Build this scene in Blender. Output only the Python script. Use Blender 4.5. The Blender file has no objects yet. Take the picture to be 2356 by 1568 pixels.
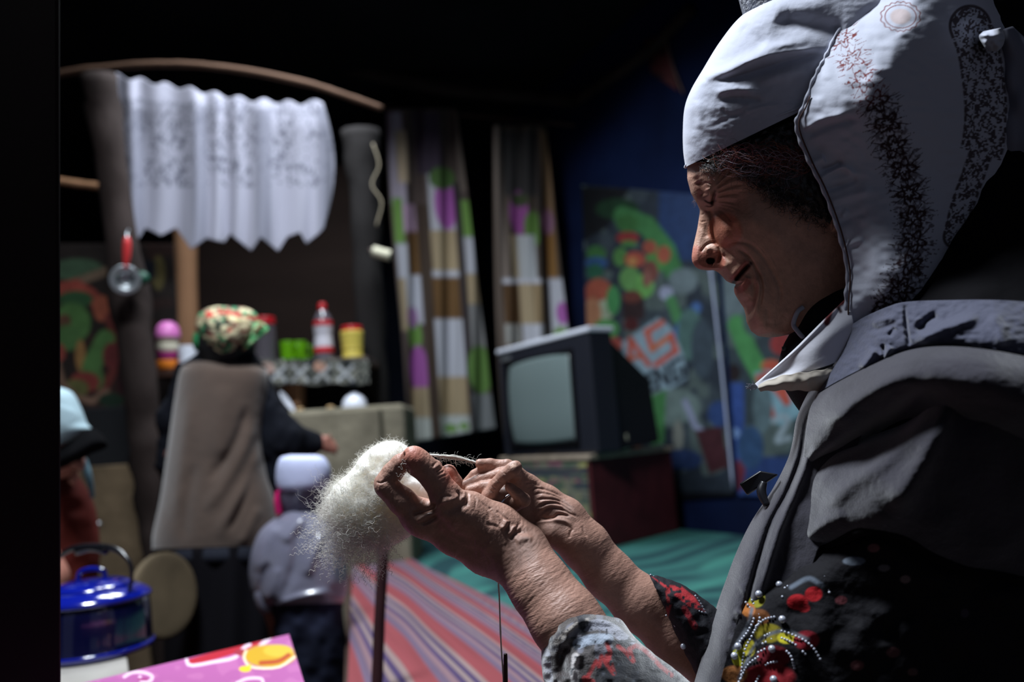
import bpy, math, random
import numpy as np
from mathutils import Matrix, Vector
random.seed(7); RS = np.random.RandomState(7)
C = bpy.context.scene.collection
SC = bpy.context.scene

# ------------------------------------------------------------------ camera, light, exposure
FPX = 1832.0; CX, CY = 1178.0, 784.0
CAM = np.array([0.0, 0.0, 1.15]); PITCH = math.radians(7.0); ROLL = math.radians(4.0)
fw = np.array([0, math.cos(PITCH), math.sin(PITCH)])
up0 = np.array([0, -math.sin(PITCH), math.cos(PITCH)]); rt0 = np.array([1.0, 0, 0])
rt = rt0*math.cos(ROLL) - up0*math.sin(ROLL)
up = up0*math.cos(ROLL) + rt0*math.sin(ROLL)
cd = bpy.data.cameras.new('camera'); cam = bpy.data.objects.new('camera', cd); C.objects.link(cam)
cam.matrix_world = Matrix(((rt[0], up[0], -fw[0], CAM[0]), (rt[1], up[1], -fw[1], CAM[1]), (rt[2], up[2], -fw[2], CAM[2]), (0, 0, 0, 1)))
cd.sensor_width = 36; cd.lens = 36*FPX/2356; cd.clip_start = .02
cd.dof.use_dof = True; cd.dof.focus_distance = 0.745; cd.dof.aperture_fstop = 3.0
SC.camera = cam
SC.view_settings.view_transform = 'Standard'; SC.view_settings.look = 'None'
SC.view_settings.gamma = 1; SC.view_settings.use_curve_mapping = False
SC.view_settings.exposure = 0.0
w = bpy.data.worlds.new('world'); SC.world = w; w.use_nodes = True
w.node_tree.nodes['Background'].inputs[0].default_value = (.6, .68, .9, 1)
w.node_tree.nodes['Background'].inputs[1].default_value = 0.10
def area(name, loc, aim, size, power, col, spread=180):
    l = bpy.data.lights.new(name, 'AREA'); l.shape = 'RECTANGLE'; l.size = size[0]; l.size_y = size[1]
    l.energy = power; l.color = col; l.spread = math.radians(spread)
    o = bpy.data.objects.new(name, l); C.objects.link(o); o.location = loc
    o.rotation_euler = (Vector(aim)-Vector(loc)).to_track_quat('-Z', 'Y').to_euler(); return o
SKY = (-0.64, 0.76, 3.4)
area('roof_light', SKY, (SKY[0], SKY[1], 0), (.55, .55), 100, (.86, .93, 1), 150)
area('added_rear_light', (-.7, 2.8, 3.4), (-.7, 2.8, 0), (.8, .8), 60, (.86, .93, 1), 150)  # added to brighten the dim background, no second opening known there
SC.cycles.use_denoising = True
SC.cycles.max_bounces = 5; SC.cycles.diffuse_bounces = 3; SC.cycles.sample_clamp_indirect = 3

# ------------------------------------------------------------------ helpers
def lin(c):
    c = np.asarray(c, float)/255.0
    return np.where(c <= .04045, c/12.92, ((c+.055)/1.055)**2.4)
def P(x, y, d):
    x = np.asarray(x, float); y = np.asarray(y, float); d = np.asarray(d, float)
    a = (x-CX)/FPX*d; b = -(y-CY)/FPX*d
    return CAM + a[..., None]*rt + b[..., None]*up + d[..., None]*fw
def proj(p):
    q = np.asarray(p)-CAM; d = q@fw
    return CX+(q@rt)/d*FPX, CY-(q@up)/d*FPX, d
def G(x, y, z):                       # where the ray through a point meets the level z
    v = (x-CX)/FPX*rt - (y-CY)/FPX*up + fw
    return CAM + v*((z-CAM[2])/v[2])
def sm(a, b, x):
    t = np.clip((x-a)/(b-a), 0, 1); return t*t*(3-2*t)
_lat = np.random.RandomState(3).rand(256, 256)*2-1
def vn(x, y, s=0):                    # value noise, -1..1
    x = np.asarray(x, float)+s*17.3; y = np.asarray(y, float)+s*9.7
    xi = np.floor(x).astype(int); yi = np.floor(y).astype(int); fx = x-xi; fy = y-yi
    fx = fx*fx*(3-2*fx); fy = fy*fy*(3-2*fy)
    a = _lat[xi % 256, yi % 256]; b = _lat[(xi+1) % 256, yi % 256]; c = _lat[xi % 256, (yi+1) % 256]; d = _lat[(xi+1) % 256, (yi+1) % 256]
    return a+(b-a)*fx+(c-a)*fy+(a-b-c+d)*fx*fy
def segd(x, y, pts):                  # distance to a polyline, and position along it 0..1
    best = np.full(np.shape(x), 1e9); tt = np.zeros(np.shape(x)); L = [0]
    for p, q in zip(pts, pts[1:]): L.append(L[-1]+math.hypot(q[0]-p[0], q[1]-p[1]))
    for i, (p, q) in enumerate(zip(pts, pts[1:])):
        dx, dy = q[0]-p[0], q[1]-p[1]; l2 = dx*dx+dy*dy+1e-9
        h = np.clip(((x-p[0])*dx+(y-p[1])*dy)/l2, 0, 1)
        d = np.hypot(x-p[0]-h*dx, y-p[1]-h*dy); m = d < best
        best = np.where(m, d, best); tt = np.where(m, (L[i]+h*math.sqrt(l2))/L[-1], tt)
    return best, tt
def cr(pts, n):                       # Catmull-Rom through points
    pts = np.asarray(pts, float); m = len(pts)
    if m == 2:
        return pts[0]+(pts[1]-pts[0])*np.linspace(0, 1, n)[(...,)+(None,)*(pts.ndim-1)]
    e = np.concatenate([[2*pts[0]-pts[1]], pts, [2*pts[-1]-pts[-2]]])
    t = np.linspace(0, m-1, n); i = np.minimum(t.astype(int), m-2); f = (t-i)[(...,)+(None,)*(pts.ndim-1)]
    a, b, c, d = e[i], e[i+1], e[i+2], e[i+3]
    return .5*(2*b+(c-a)*f+(2*a-5*b+4*c-d)*f*f+(3*b-a-3*c+d)*f**3)
def smooth_line(p, n=14): return [tuple(q) for q in cr([(a[0], a[1]) for a in p], n)]
def strokes(x, y, S):                 # S: (points, width px, amp mm)
    v = np.zeros(np.shape(x))
    for pts, wd, amp in S:
        P_ = smooth_line(pts, max(2, 4*(len(pts)-1))) if len(pts) > 2 else pts
        xs = [p[0] for p in P_]; ys = [p[1] for p in P_]
        m = (x > min(xs)-3*wd) & (x < max(xs)+3*wd) & (y > min(ys)-3*wd) & (y < max(ys)+3*wd)
        if not m.any(): continue
        d, t = segd(x[m], y[m], P_)
        tp = sm(-.02, .2, t)*sm(1.02, .8, t) if len(pts) > 1 else 1
        v[m] += amp*np.exp(-(d/wd)**2)*tp
    return v
def mesh(name, V, F, m=None, parent=None, smooth=True, col=None, creases=None):
    V = np.ascontiguousarray(V, dtype=np.float32)
    me = bpy.data.meshes.new(name); 
    if isinstance(F, np.ndarray):
        k = F.shape[1]; n = len(F)
        me.vertices.add(len(V)); me.vertices.foreach_set('co', V.ravel())
        me.loops.add(n*k); me.loops.foreach_set('vertex_index', np.ascontiguousarray(F, dtype=np.int32).ravel())
        me.polygons.add(n); me.polygons.foreach_set('loop_start', np.arange(0, n*k, k, dtype=np.int32))
        me.update(calc_edges=True); me.validate()
    else:
        me.from_pydata([tuple(map(float, v)) for v in V], [], F); me.update()
    if smooth: me.polygons.foreach_set('use_smooth', [True]*len(me.polygons))
    if col is not None:
        a = me.color_attributes.new('Col', 'FLOAT_COLOR', 'POINT')
        c4 = np.ones((len(V), 4), np.float32); c4[:, :3] = col; a.data.foreach_set('color', c4.ravel())
    if m: me.materials.append(m)
    o = bpy.data.objects.new(name, me); C.objects.link(o)
    if parent is not None: o.parent = parent
    return o
def tag(o, label=None, cat=None, group=None, kind=None):
    if label: o['label'] = label
    if cat: o['category'] = cat
    if group: o['group'] = group
    if kind: o['kind'] = kind
    return o
def thing(name, label, cat, group=None, loc=(0, 0, 0)):
    o = bpy.data.objects.new(name, None); C.objects.link(o); o.location = loc; o.empty_display_size = .05
    return tag(o, label, cat, group)
def adopt(root, *kids):               # parent kids built in world space under a placed root
    for k in kids:
        k.parent = root; k.matrix_parent_inverse = Matrix.Translation(root.location).inverted()
def mat(name, c, rough=.8, spec=.3, metal=0, bump=0, bs=60, vc=False, sss=0, trans=0, var=0, vs=8, fuzz=0, coat=0, stretch=None, bd=.001):
    m = bpy.data.materials.new(name); m.use_nodes = True; nt = m.node_tree; b = nt.nodes['Principled BSDF']
    b.inputs['Roughness'].default_value = rough; b.inputs['Specular IOR Level'].default_value = spec; b.inputs['Metallic'].default_value = metal
    b.inputs['Transmission Weight'].default_value = trans; b.inputs['Sheen Weight'].default_value = fuzz; b.inputs['Coat Weight'].default_value = coat
    tc = nt.nodes.new('ShaderNodeTexCoord'); mp = nt.nodes.new('ShaderNodeMapping'); nt.links.new(tc.outputs['Object'], mp.inputs[0])
    if stretch: mp.inputs['Scale'].default_value = stretch
    if vc:
        at = nt.nodes.new('ShaderNodeAttribute'); at.attribute_name = 'Col'; src = at.outputs['Color']
    else:
        rgb = nt.nodes.new('ShaderNodeRGB'); rgb.outputs[0].default_value = (*lin(c), 1); src = rgb.outputs[0]
    if var:
        n = nt.nodes.new('ShaderNodeTexNoise'); n.inputs['Scale'].default_value = vs; n.inputs['Detail'].default_value = 6; nt.links.new(mp.outputs[0], n.inputs[0])
        mr = nt.nodes.new('ShaderNodeMapRange'); mr.inputs[1].default_value = .3; mr.inputs[2].default_value = .7; mr.inputs[3].default_value = 1-var; mr.inputs[4].default_value = 1+var*.6
        nt.links.new(n.outputs[0], mr.inputs[0])
        mx = nt.nodes.new('ShaderNodeVectorMath'); mx.operation = 'SCALE'; nt.links.new(src, mx.inputs[0]); nt.links.new(mr.outputs[0], mx.inputs['Scale']); src = mx.outputs[0]
    nt.links.new(src, b.inputs['Base Color'])
    if sss:
        b.inputs['Subsurface Weight'].default_value = sss; b.inputs['Subsurface Radius'].default_value = (1, .4, .2); b.inputs['Subsurface Scale'].default_value = .004
    if bump:
        n = nt.nodes.new('ShaderNodeTexNoise'); n.inputs['Scale'].default_value = bs; n.inputs['Detail'].default_value = 5; nt.links.new(mp.outputs[0], n.inputs[0])
        bp = nt.nodes.new('ShaderNodeBump'); bp.inputs['Strength'].default_value = bump; bp.inputs['Distance'].default_value = bd
        nt.links.new(n.outputs[0], bp.inputs['Height']); nt.links.new(bp.outputs[0], b.inputs['Normal'])
    return m
def grid_faces(nv, nu, wrap=False, off=0, flip=False):
    i = np.arange(nv-1)[:, None]; j = np.arange(nu if wrap else nu-1)[None]
    a = i*nu+j; b = i*nu+(j+1) % nu; c = (i+1)*nu+(j+1) % nu; d = (i+1)*nu+j
    f = np.stack([a+0*j, b+0*i, c, d], -1).reshape(-1, 4)+off
    return f[:, ::-1] if flip else f
def sheet(name, rows, nv, nu, base, m, parent=None, S=(), col=None, thick=3, fn=None):
    """A cloth: rows of (px, py, mm towards the viewer of the plane at depth base), with thickness."""
    g = cr(np.array(rows, float), nv); g = np.swapaxes(cr(np.swapaxes(g, 0, 1), nu), 0, 1)
    x, y, w_ = g[..., 0], g[..., 1], g[..., 2]
    if len(S): w_ = w_+strokes(x, y, S)
    if fn: x, y, w_ = fn(x, y, w_)
    A = P(x, y, base-w_/1000).reshape(-1, 3); B = P(x, y, base-(w_-thick)/1000).reshape(-1, 3); n = nv*nu
    fa = grid_faces(nv, nu); fb = grid_faces(nv, nu, off=n, flip=True)
    idx = np.arange(n).reshape(nv, nu)
    ring = np.concatenate([idx[0, :], idx[1:, -1], idx[-1, -2::-1], idx[-2:0:-1, 0]]); r2 = np.roll(ring, -1)
    fe = np.stack([r2, ring, ring+n, r2+n], -1)
    F = np.concatenate([fa, fb, fe])[:, ::-1]
    c = None
    if col is not None:
        c = col(x.ravel(), y.ravel()); c = np.concatenate([c, c])
    return mesh(name, np.concatenate([A, B]), F, m, parent, col=c)
def loft(name, rows, nv, na, base, m, parent=None, S=(), col=None, e=1.0, fn=None, back=1.0):
    """A closed body: rows of (left px, left py, right px, right py, centre mm, half thickness mm)."""
    g = cr(np.array(rows, float), nv); a = np.linspace(0, 2*np.pi, na, endpoint=False)[None]
    ca, sa = np.cos(a), np.sin(a); ca = np.sign(ca)*np.abs(ca)**e; sa = np.sign(sa)*np.abs(sa)**e
    L = g[:, 0:2]; R = g[:, 2:4]; M = (L+R)/2; H = (R-L)/2
    x = M[:, :1]-H[:, :1]*ca; y = M[:, 1:2]-H[:, 1:2]*ca
    w_ = g[:, 4:5]+g[:, 5:6]*sa*np.where(sa < 0, back, 1)
    if len(S): w_ = w_+strokes(x, y, S)*np.clip(sa*2, 0, 1)
    if fn: x, y, w_ = fn(x, y, w_)
    V = P(x, y, base-w_/1000).reshape(-1, 3)
    F = grid_faces(nv, na, wrap=True)
    n0 = len(V); V = np.concatenate([V, [V[:na].mean(0), V[-na:].mean(0)]])
    j = np.arange(na); k = (j+1) % na
    t0 = np.stack([k, j, j*0+n0, j*0+n0], -1); t1 = np.stack([(nv-1)*na+j, (nv-1)*na+k, j*0+n0+1, j*0+n0+1], -1)
    F = [tuple(q) for q in F[:, ::-1]] + [tuple(q[:3][::-1]) for q in t0] + [tuple(q[:3][::-1]) for q in t1] if na*nv < 3000 else F[:, ::-1]
    c = None
    if col is not None:
        c = col(x.ravel(), y.ravel()); c = np.concatenate([c, c[:1], c[-1:]])
    return mesh(name, V, F, m, parent, col=c)
def paint(x, y, base, ops, soft=3):   # flat print: ops draw one over another
    c = np.empty(x.shape+(3,)); c[:] = lin(base)
    for o in ops:
        k = o[0]
        if k == 'r': a = sm(-soft, soft, np.minimum(np.minimum(x-o[1], o[3]-x), np.minimum(y-o[2], o[4]-y))); col = o[5]
        elif k == 'e':
            r = np.hypot((x-o[1])/o[3], (y-o[2])/o[4]); a = sm(1.12, .88, r); col = o[5]
        elif k == 's': d, _ = segd(x, y, o[1]); a = sm(o[2]+soft, o[2]-soft, d); col = o[3]
        elif k == 'n': a = sm(o[3], o[3]+.15, vn(x/o[1], y/o[2], o[4])); col = o[5]
        elif k == 'p':                # polygon
            a = np.zeros(x.shape); pt = o[1]; ins = np.zeros(x.shape, bool)
            for (x0, y0), (x1, y1) in zip(pt, pt[1:]+pt[:1]):
                if y0 != y1: ins ^= ((y0 > y) != (y1 > y)) & (x < (x1-x0)*(y-y0)/(y1-y0)+x0)
            d, _ = segd(x, y, pt+pt[:1]); a = sm(-soft, soft, np.where(ins, d, -d)); col = o[2]
        c += (lin(col)-c)*a[..., None]
    return c
# ---- signed distance bodies -> surface nets
class Body:
    def __init__(s, h): s.h = h; s.pr = []
    def cone(s, a, b, ra, rb, k=.006, sub=False): s.pr.append((np.array(a, float), np.array(b, float), ra, rb, k, sub)); return s
    def chain(s, pts, k=.006, base=None):  # (px, py, depth, radius mm)
        for a, b in zip(pts, pts[1:]): s.cone(P(*a[:3]), P(*b[:3]), a[3]/1000, b[3]/1000, k)
        return s
    def build(s):
        h = s.h; lo = np.min([np.minimum(p[0]-p[2], p[1]-p[3]) for p in s.pr], 0)-4*h; hi = np.max([np.maximum(p[0]+p[2], p[1]+p[3]) for p in s.pr], 0)+4*h
        n = np.ceil((hi-lo)/h).astype(int)+1
        D = np.full(n, .05, np.float32); ax = [lo[i]+h*np.arange(n[i]) for i in range(3)]
        for a, b, ra, rb, k, sub in s.pr:
            pad = 2*k+4*h; l = np.minimum(a-ra, b-rb)-pad; u = np.maximum(a+ra, b+rb)+pad
            sl = tuple(slice(max(0, int((l[i]-lo[i])/h)), min(n[i], int((u[i]-lo[i])/h)+2)) for i in range(3))
            X = ax[0][sl[0]][:, None, None]; Y = ax[1][sl[1]][None, :, None]; Z = ax[2][sl[2]][None, None, :]
            ab = b-a; l2 = ab@ab+1e-12
            t = np.clip(((X-a[0])*ab[0]+(Y-a[1])*ab[1]+(Z-a[2])*ab[2])/l2, 0, 1)
            d = np.sqrt((X-a[0]-t*ab[0])**2+(Y-a[1]-t*ab[1])**2+(Z-a[2]-t*ab[2])**2)-(ra+(rb-ra)*t)
            o = D[sl]
            if sub:
                hh = np.clip(.5-.5*(o+d)/k, 0, 1); D[sl] = o+(-d-o)*hh+k*hh*(1-hh)
            else:
                hh = np.clip(.5+.5*(d-o)/k, 0, 1); D[sl] = d+(o-d)*hh-k*hh*(1-hh)
                
        return nets(D, lo, h)
def nets(D, lo, h):
    s = D < 0; nx, ny, nz = D.shape
    corners = [(i, j, k) for i in (0, 1) for j in (0, 1) for k in (0, 1)]
    cnt = sum(s[i:nx-1+i, j:ny-1+j, k:nz-1+k].astype(np.int8) for i, j, k in corners)
    act = (cnt > 0) & (cnt < 8); idx = -np.ones(act.shape, np.int32); q = np.argwhere(act); idx[act] = np.arange(len(q))
    acc = np.zeros((len(q), 3)); num = np.zeros(len(q)); cv = {c: D[q[:, 0]+c[0], q[:, 1]+c[1], q[:, 2]+c[2]] for c in corners}
    for c in corners:
        for a in range(3):
            if c[a] == 0:
                e = list(c); e[a] = 1; e = tuple(e); va, vb = cv[c], cv[e]; m = (va < 0) != (vb < 0)
                t = np.where(m, va/(va-vb+1e-12), 0); p = np.array(c, float)[None]+np.zeros((len(q), 3)); p[:, a] += t
                acc[m] += p[m]; num[m] += 1
    V = lo+h*(q+acc/num[:, None]); Fs = []
    for a in range(3):
        b, c = (a+1) % 3, (a+2) % 3
        sa = [slice(None)]*3; sb = [slice(None)]*3; sa[a] = slice(0, -1); sb[a] = slice(1, None)
        m = s[tuple(sa)] != s[tuple(sb)]; e = np.argwhere(m)
        e = e[(e[:, b] > 0) & (e[:, c] > 0) & (e[:, b] < D.shape[b]-1) & (e[:, c] < D.shape[c]-1)]
        inside = s[e[:, 0], e[:, 1], e[:, 2]]
        def g(db, dc):
            f = e.copy(); f[:, b] -= db; f[:, c] -= dc; return idx[f[:, 0], f[:, 1], f[:, 2]]
        qd = np.stack([g(0, 0), g(1, 0), g(1, 1), g(0, 1)], -1)
        qd[~inside] = qd[~inside][:, ::-1]; Fs.append(qd)
    return V, np.concatenate(Fs)
def relax(V, F, it=3, lam=.5):
    E = np.concatenate([F[:, [0, 1]], F[:, [1, 2]], F[:, [2, 3]], F[:, [3, 0]]]); n = len(V)
    deg = np.bincount(E.ravel(), minlength=n)[:, None]+1e-9
    for _ in range(it):
        s = np.stack([np.bincount(E[:, 0], V[E[:, 1], k], n)+np.bincount(E[:, 1], V[E[:, 0], k], n) for k in range(3)], -1)
        V = V+lam*(s/deg-V)
    return V
def normals(V, F):
    fn = np.cross(V[F[:, 2]]-V[F[:, 0]], V[F[:, 3]]-V[F[:, 1]]); n = np.zeros_like(V)
    for k in range(4):
        for c in range(3): n[:, c] += np.bincount(F[:, k], fn[:, c], len(V))
    return n/(np.linalg.norm(n, axis=1)[:, None]+1e-12)
def body_mesh(name, B, m, parent=None, it=3, S=(), fn=None, col=None):
    V, F = B.build(); V = relax(V, F, it)
    if S or fn:
        N = normals(V, F); x, y, d = proj(V); f = np.clip(-(N@fw)*3, 0, 1); a = np.zeros(len(V))
        if S: a += strokes(x, y, S)
        if fn: a += fn(x, y, d, V)
        V = V+N*(a*f/1000)[:, None]
    c = None
    if col: c = col(*proj(V), V)
    return mesh(name, V, F, m, parent, col=c)
def box(name, c, s, m, parent=None, rz=0, bev=.004):
    x, y, z = np.array(s)/2; v = [(-x, -y, -z), (x, -y, -z), (x, y, -z), (-x, y, -z), (-x, -y, z), (x, -y, z), (x, y, z), (-x, y, z)]
    co, si = math.cos(rz), math.sin(rz)
    V = [(c[0]+a*co-b*si, c[1]+a*si+b*co, c[2]+d) for a, b, d in v]
    return hexa(name, V[:4], V[4:], m, parent, bev)
def hexa(name, A, B, m, parent=None, bev=.004):   # two quads of world points joined
    V = list(map(tuple, np.array(A, float)))+list(map(tuple, np.array(B, float)))
    F = [(3, 2, 1, 0), (4, 5, 6, 7), (0, 1, 5, 4), (1, 2, 6, 5), (2, 3, 7, 6), (3, 0, 4, 7)]
    o = mesh(name, np.array(V), F, m, parent, smooth=False)
    import bmesh
    bm = bmesh.new(); bm.from_mesh(o.data); bmesh.ops.recalc_face_normals(bm, faces=bm.faces)
    if bev: bmesh.ops.bevel(bm, geom=bm.edges[:], offset=bev, segments=2, affect='EDGES', profile=.5)
    bm.to_mesh(o.data); bm.free(); return o
def tube(name, pts, r, m, parent=None, n=10, sub=8, rough=0, seed=0, col=None):
    pts = np.array(pts, float); k = len(pts); N = max(2, (k-1)*sub+1); p = cr(pts, N) if k > 1 else pts
    r = cr(np.array(r, float)[:, None], N)[:, 0] if np.ndim(r) else np.full(N, r)
    T = np.gradient(p, axis=0); T /= np.linalg.norm(T, axis=1)[:, None]+1e-12
    ref = np.array([0, 0, 1.]) if abs(T[0, 2]) < .8 else np.array([1., 0, 0]); V = []
    for i in range(N):
        s = np.cross(T[i], ref); s /= np.linalg.norm(s); u = np.cross(s, T[i]); ref = u
        a = np.linspace(0, 2*np.pi, n, endpoint=False)
        rr = r[i]*(1+rough*vn(i*.6+a*0, np.cos(a)*1.3+np.sin(a)*.7, seed))
        V.append(p[i]+rr[:, None]*(np.cos(a)[:, None]*s+np.sin(a)[:, None]*u))
    V = np.concatenate(V+[p[:1], p[-1:]]); F = [tuple(f) for f in grid_faces(N, n, wrap=True)]
    for j in range(n): F += [((j+1) % n, j, N*n), ((N-1)*n+j, (N-1)*n+(j+1) % n, N*n+1)]
    c = None
    if col is not None: c = np.array([col]*len(V))
    return mesh(name, V, F, m, parent, col=c)
def lathe(name, c, prof, m, parent=None, n=28, tilt=None):   # prof: (radius, height)
    prof = cr(np.array(prof, float), (len(prof)-1)*5+1) if len(prof) > 2 else np.array(prof, float)
    a = np.linspace(0, 2*np.pi, n, endpoint=False)
    V = np.stack([prof[:, :1]*np.cos(a), prof[:, :1]*np.sin(a), prof[:, 1:2]+0*a], -1).reshape(-1, 3)
    if tilt is not None: V = V@np.array(tilt).T
    F = [tuple(f) for f in grid_faces(len(prof), n, wrap=True)]; F += [tuple(range(n))[::-1], tuple((len(prof)-1)*n+j for j in range(n))]
    return mesh(name, V+np.array(c), F, m, parent)
def ball(name, c, r, m, parent=None, sc=(1, 1, 1), n=16):
    t = np.linspace(.02, math.pi-.02, n); a = np.linspace(0, 2*np.pi, n*2, endpoint=False)
    V = np.stack([np.sin(t)[:, None]*np.cos(a), np.sin(t)[:, None]*np.sin(a), -np.cos(t)[:, None]+0*a], -1).reshape(-1, 3)
    F = [tuple(f) for f in grid_faces(n, 2*n, wrap=True)]+[tuple(range(2*n))[::-1], tuple((n-1)*2*n+j for j in range(2*n))]
    return mesh(name, V*r*np.array(sc)+np.array(c), F, m, parent)
# ------------------------------------------------------------------ the spinning woman: body
HD = 0.78                                   # depth of the plane through her nose and chin
PRO = np.array([(1640,612),(1560,640),(1580,680),(1510,740),(1440,820),(1372,880),(1357,897),(1347,925),(1344,959),(1349,985),(1350,1003),(1341,1020),(1330,1040),(1317,1060),(1304,1080),(1295.5,1097),(1293,1108),(1295,1119),(1301,1128),(1310,1134),(1320,1138.5),(1334,1142.8),(1342,1152),(1347,1163),(1352,1176),(1361,1185),(1368,1188.5),(1371,1191),(1365,1194),(1361,1201),(1360,1212),(1364,1231),(1368.5,1247),(1367,1265),(1363.5,1280),(1366,1303),(1377.5,1320),(1398,1330.6),(1420,1337),(1450,1341),(1481,1343),(1520,1345)], float)
BK = [1290,1310,1330,1350,1370,1390,1420,1460,1500,1560,1640,1720,1800]
NK = [600,700,860,930,965,1005,1040,1065,1097,1125,1150,1185,1215,1265,1310,1345]
WT = np.array([
[30,33,36,38,40,42,44,46,48,50,50,46,38],
[40,45,50,54,58,60,63,66,68,70,71,69,60],
[30,34,38,42,47,51,56,61,64,68,71,70,62],
[26,30,34,38,42,47,53,59,63,67,71,71,63],
[24,28,30,36,42,48,54,60,64,68,72,71,63],
[8,8,9,11,19,29,42,55,62,66,71,70,62],
[7,7,8,11,20,34,49,59,63,66,70,69,61],
[8,9,10,13,25,42,54,60,63,66,69,68,60],
[12,15,16,17,23,38,50,57,61,65,68,67,58],
[10,15,17,18,24,36,46,54,59,63,67,66,57],
[8,10,14,20,29,36,44,51,57,62,66,64,55],
[8,8,12,18,26,33,40,47,53,60,64,62,53],
[8,10,14,20,28,34,40,46,51,58,62,60,50],
[8,10,14,20,27,32,38,43,48,54,57,54,45],
[6,8,12,17,23,28,33,38,43,48,50,47,40],
[3,4,6,9,13,17,22,28,34,38,40,38,30]], float)
RK = [20,50,65,62,46,26,20,17,16,14,22,20,24,34,40,40]
WT[0] *= .78; WT[1] *= .82; WT[2] *= .9; WT[:3, :8] *= np.linspace(.55, .95, 8); WT[1, :10] *= .85
_nf = np.linspace(600, 1345, 299)
_wt = np.stack([np.interp(_nf, NK, WT[:, j]) for j in range(WT.shape[1])], 1)
_ker = np.exp(-(np.arange(-12, 13)/6.)**2); _ker /= _ker.sum()
_wt = np.stack([np.convolve(np.pad(_wt[:, j], 12, 'edge'), _ker, 'valid') for j in range(_wt.shape[1])], 1)
_bf = np.linspace(1290, 1830, 217)
_wf = np.stack([np.interp(_bf, BK+[1860], np.append(r, r[-1]*.85)) for r in _wt]); _k2 = np.exp(-(np.arange(-4, 5)/2.)**2); _k2 /= _k2.sum()
_wf = np.stack([np.convolve(np.pad(r, 4, 'edge'), _k2, 'valid') for r in _wf])
def front(n): return np.interp(n, PRO[:, 1], PRO[:, 0])
def headw(b, n, b0=None):
    i = np.clip((n-600)/2.5, 0, 297.99); j = np.clip((b-1290)/2.5, 0, 215.99)
    ii = i.astype(int); jj = j.astype(int); fi = i-ii; fj = j-jj
    W = (_wf[ii, jj]*(1-fi)+_wf[ii+1, jj]*fi)*(1-fj)+(_wf[ii, jj+1]*(1-fi)+_wf[ii+1, jj+1]*fi)*fj
    if b0 is None: b0 = front(n)
    R = np.interp(n, NK, RK); t = np.clip((b-b0)/R, 0, 1); bk = np.clip((1835-b)/200, 0, 1)
    return W*np.sqrt(np.clip(1-(1-t)**2, 0, 1))*np.sqrt(1-(1-bk)**2)
def bn2xy(b, n): return b*.9404+n*.3400, -b*.3400+n*.9404
def xy2bn(x, y): return x*.9404-y*.3400, x*.3400+y*.9404
def skinw(x, y):                            # surface of the head at a point, mm
    b, n = xy2bn(np.asarray(x, float), np.asarray(y, float)); return headw(b, n)
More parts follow.
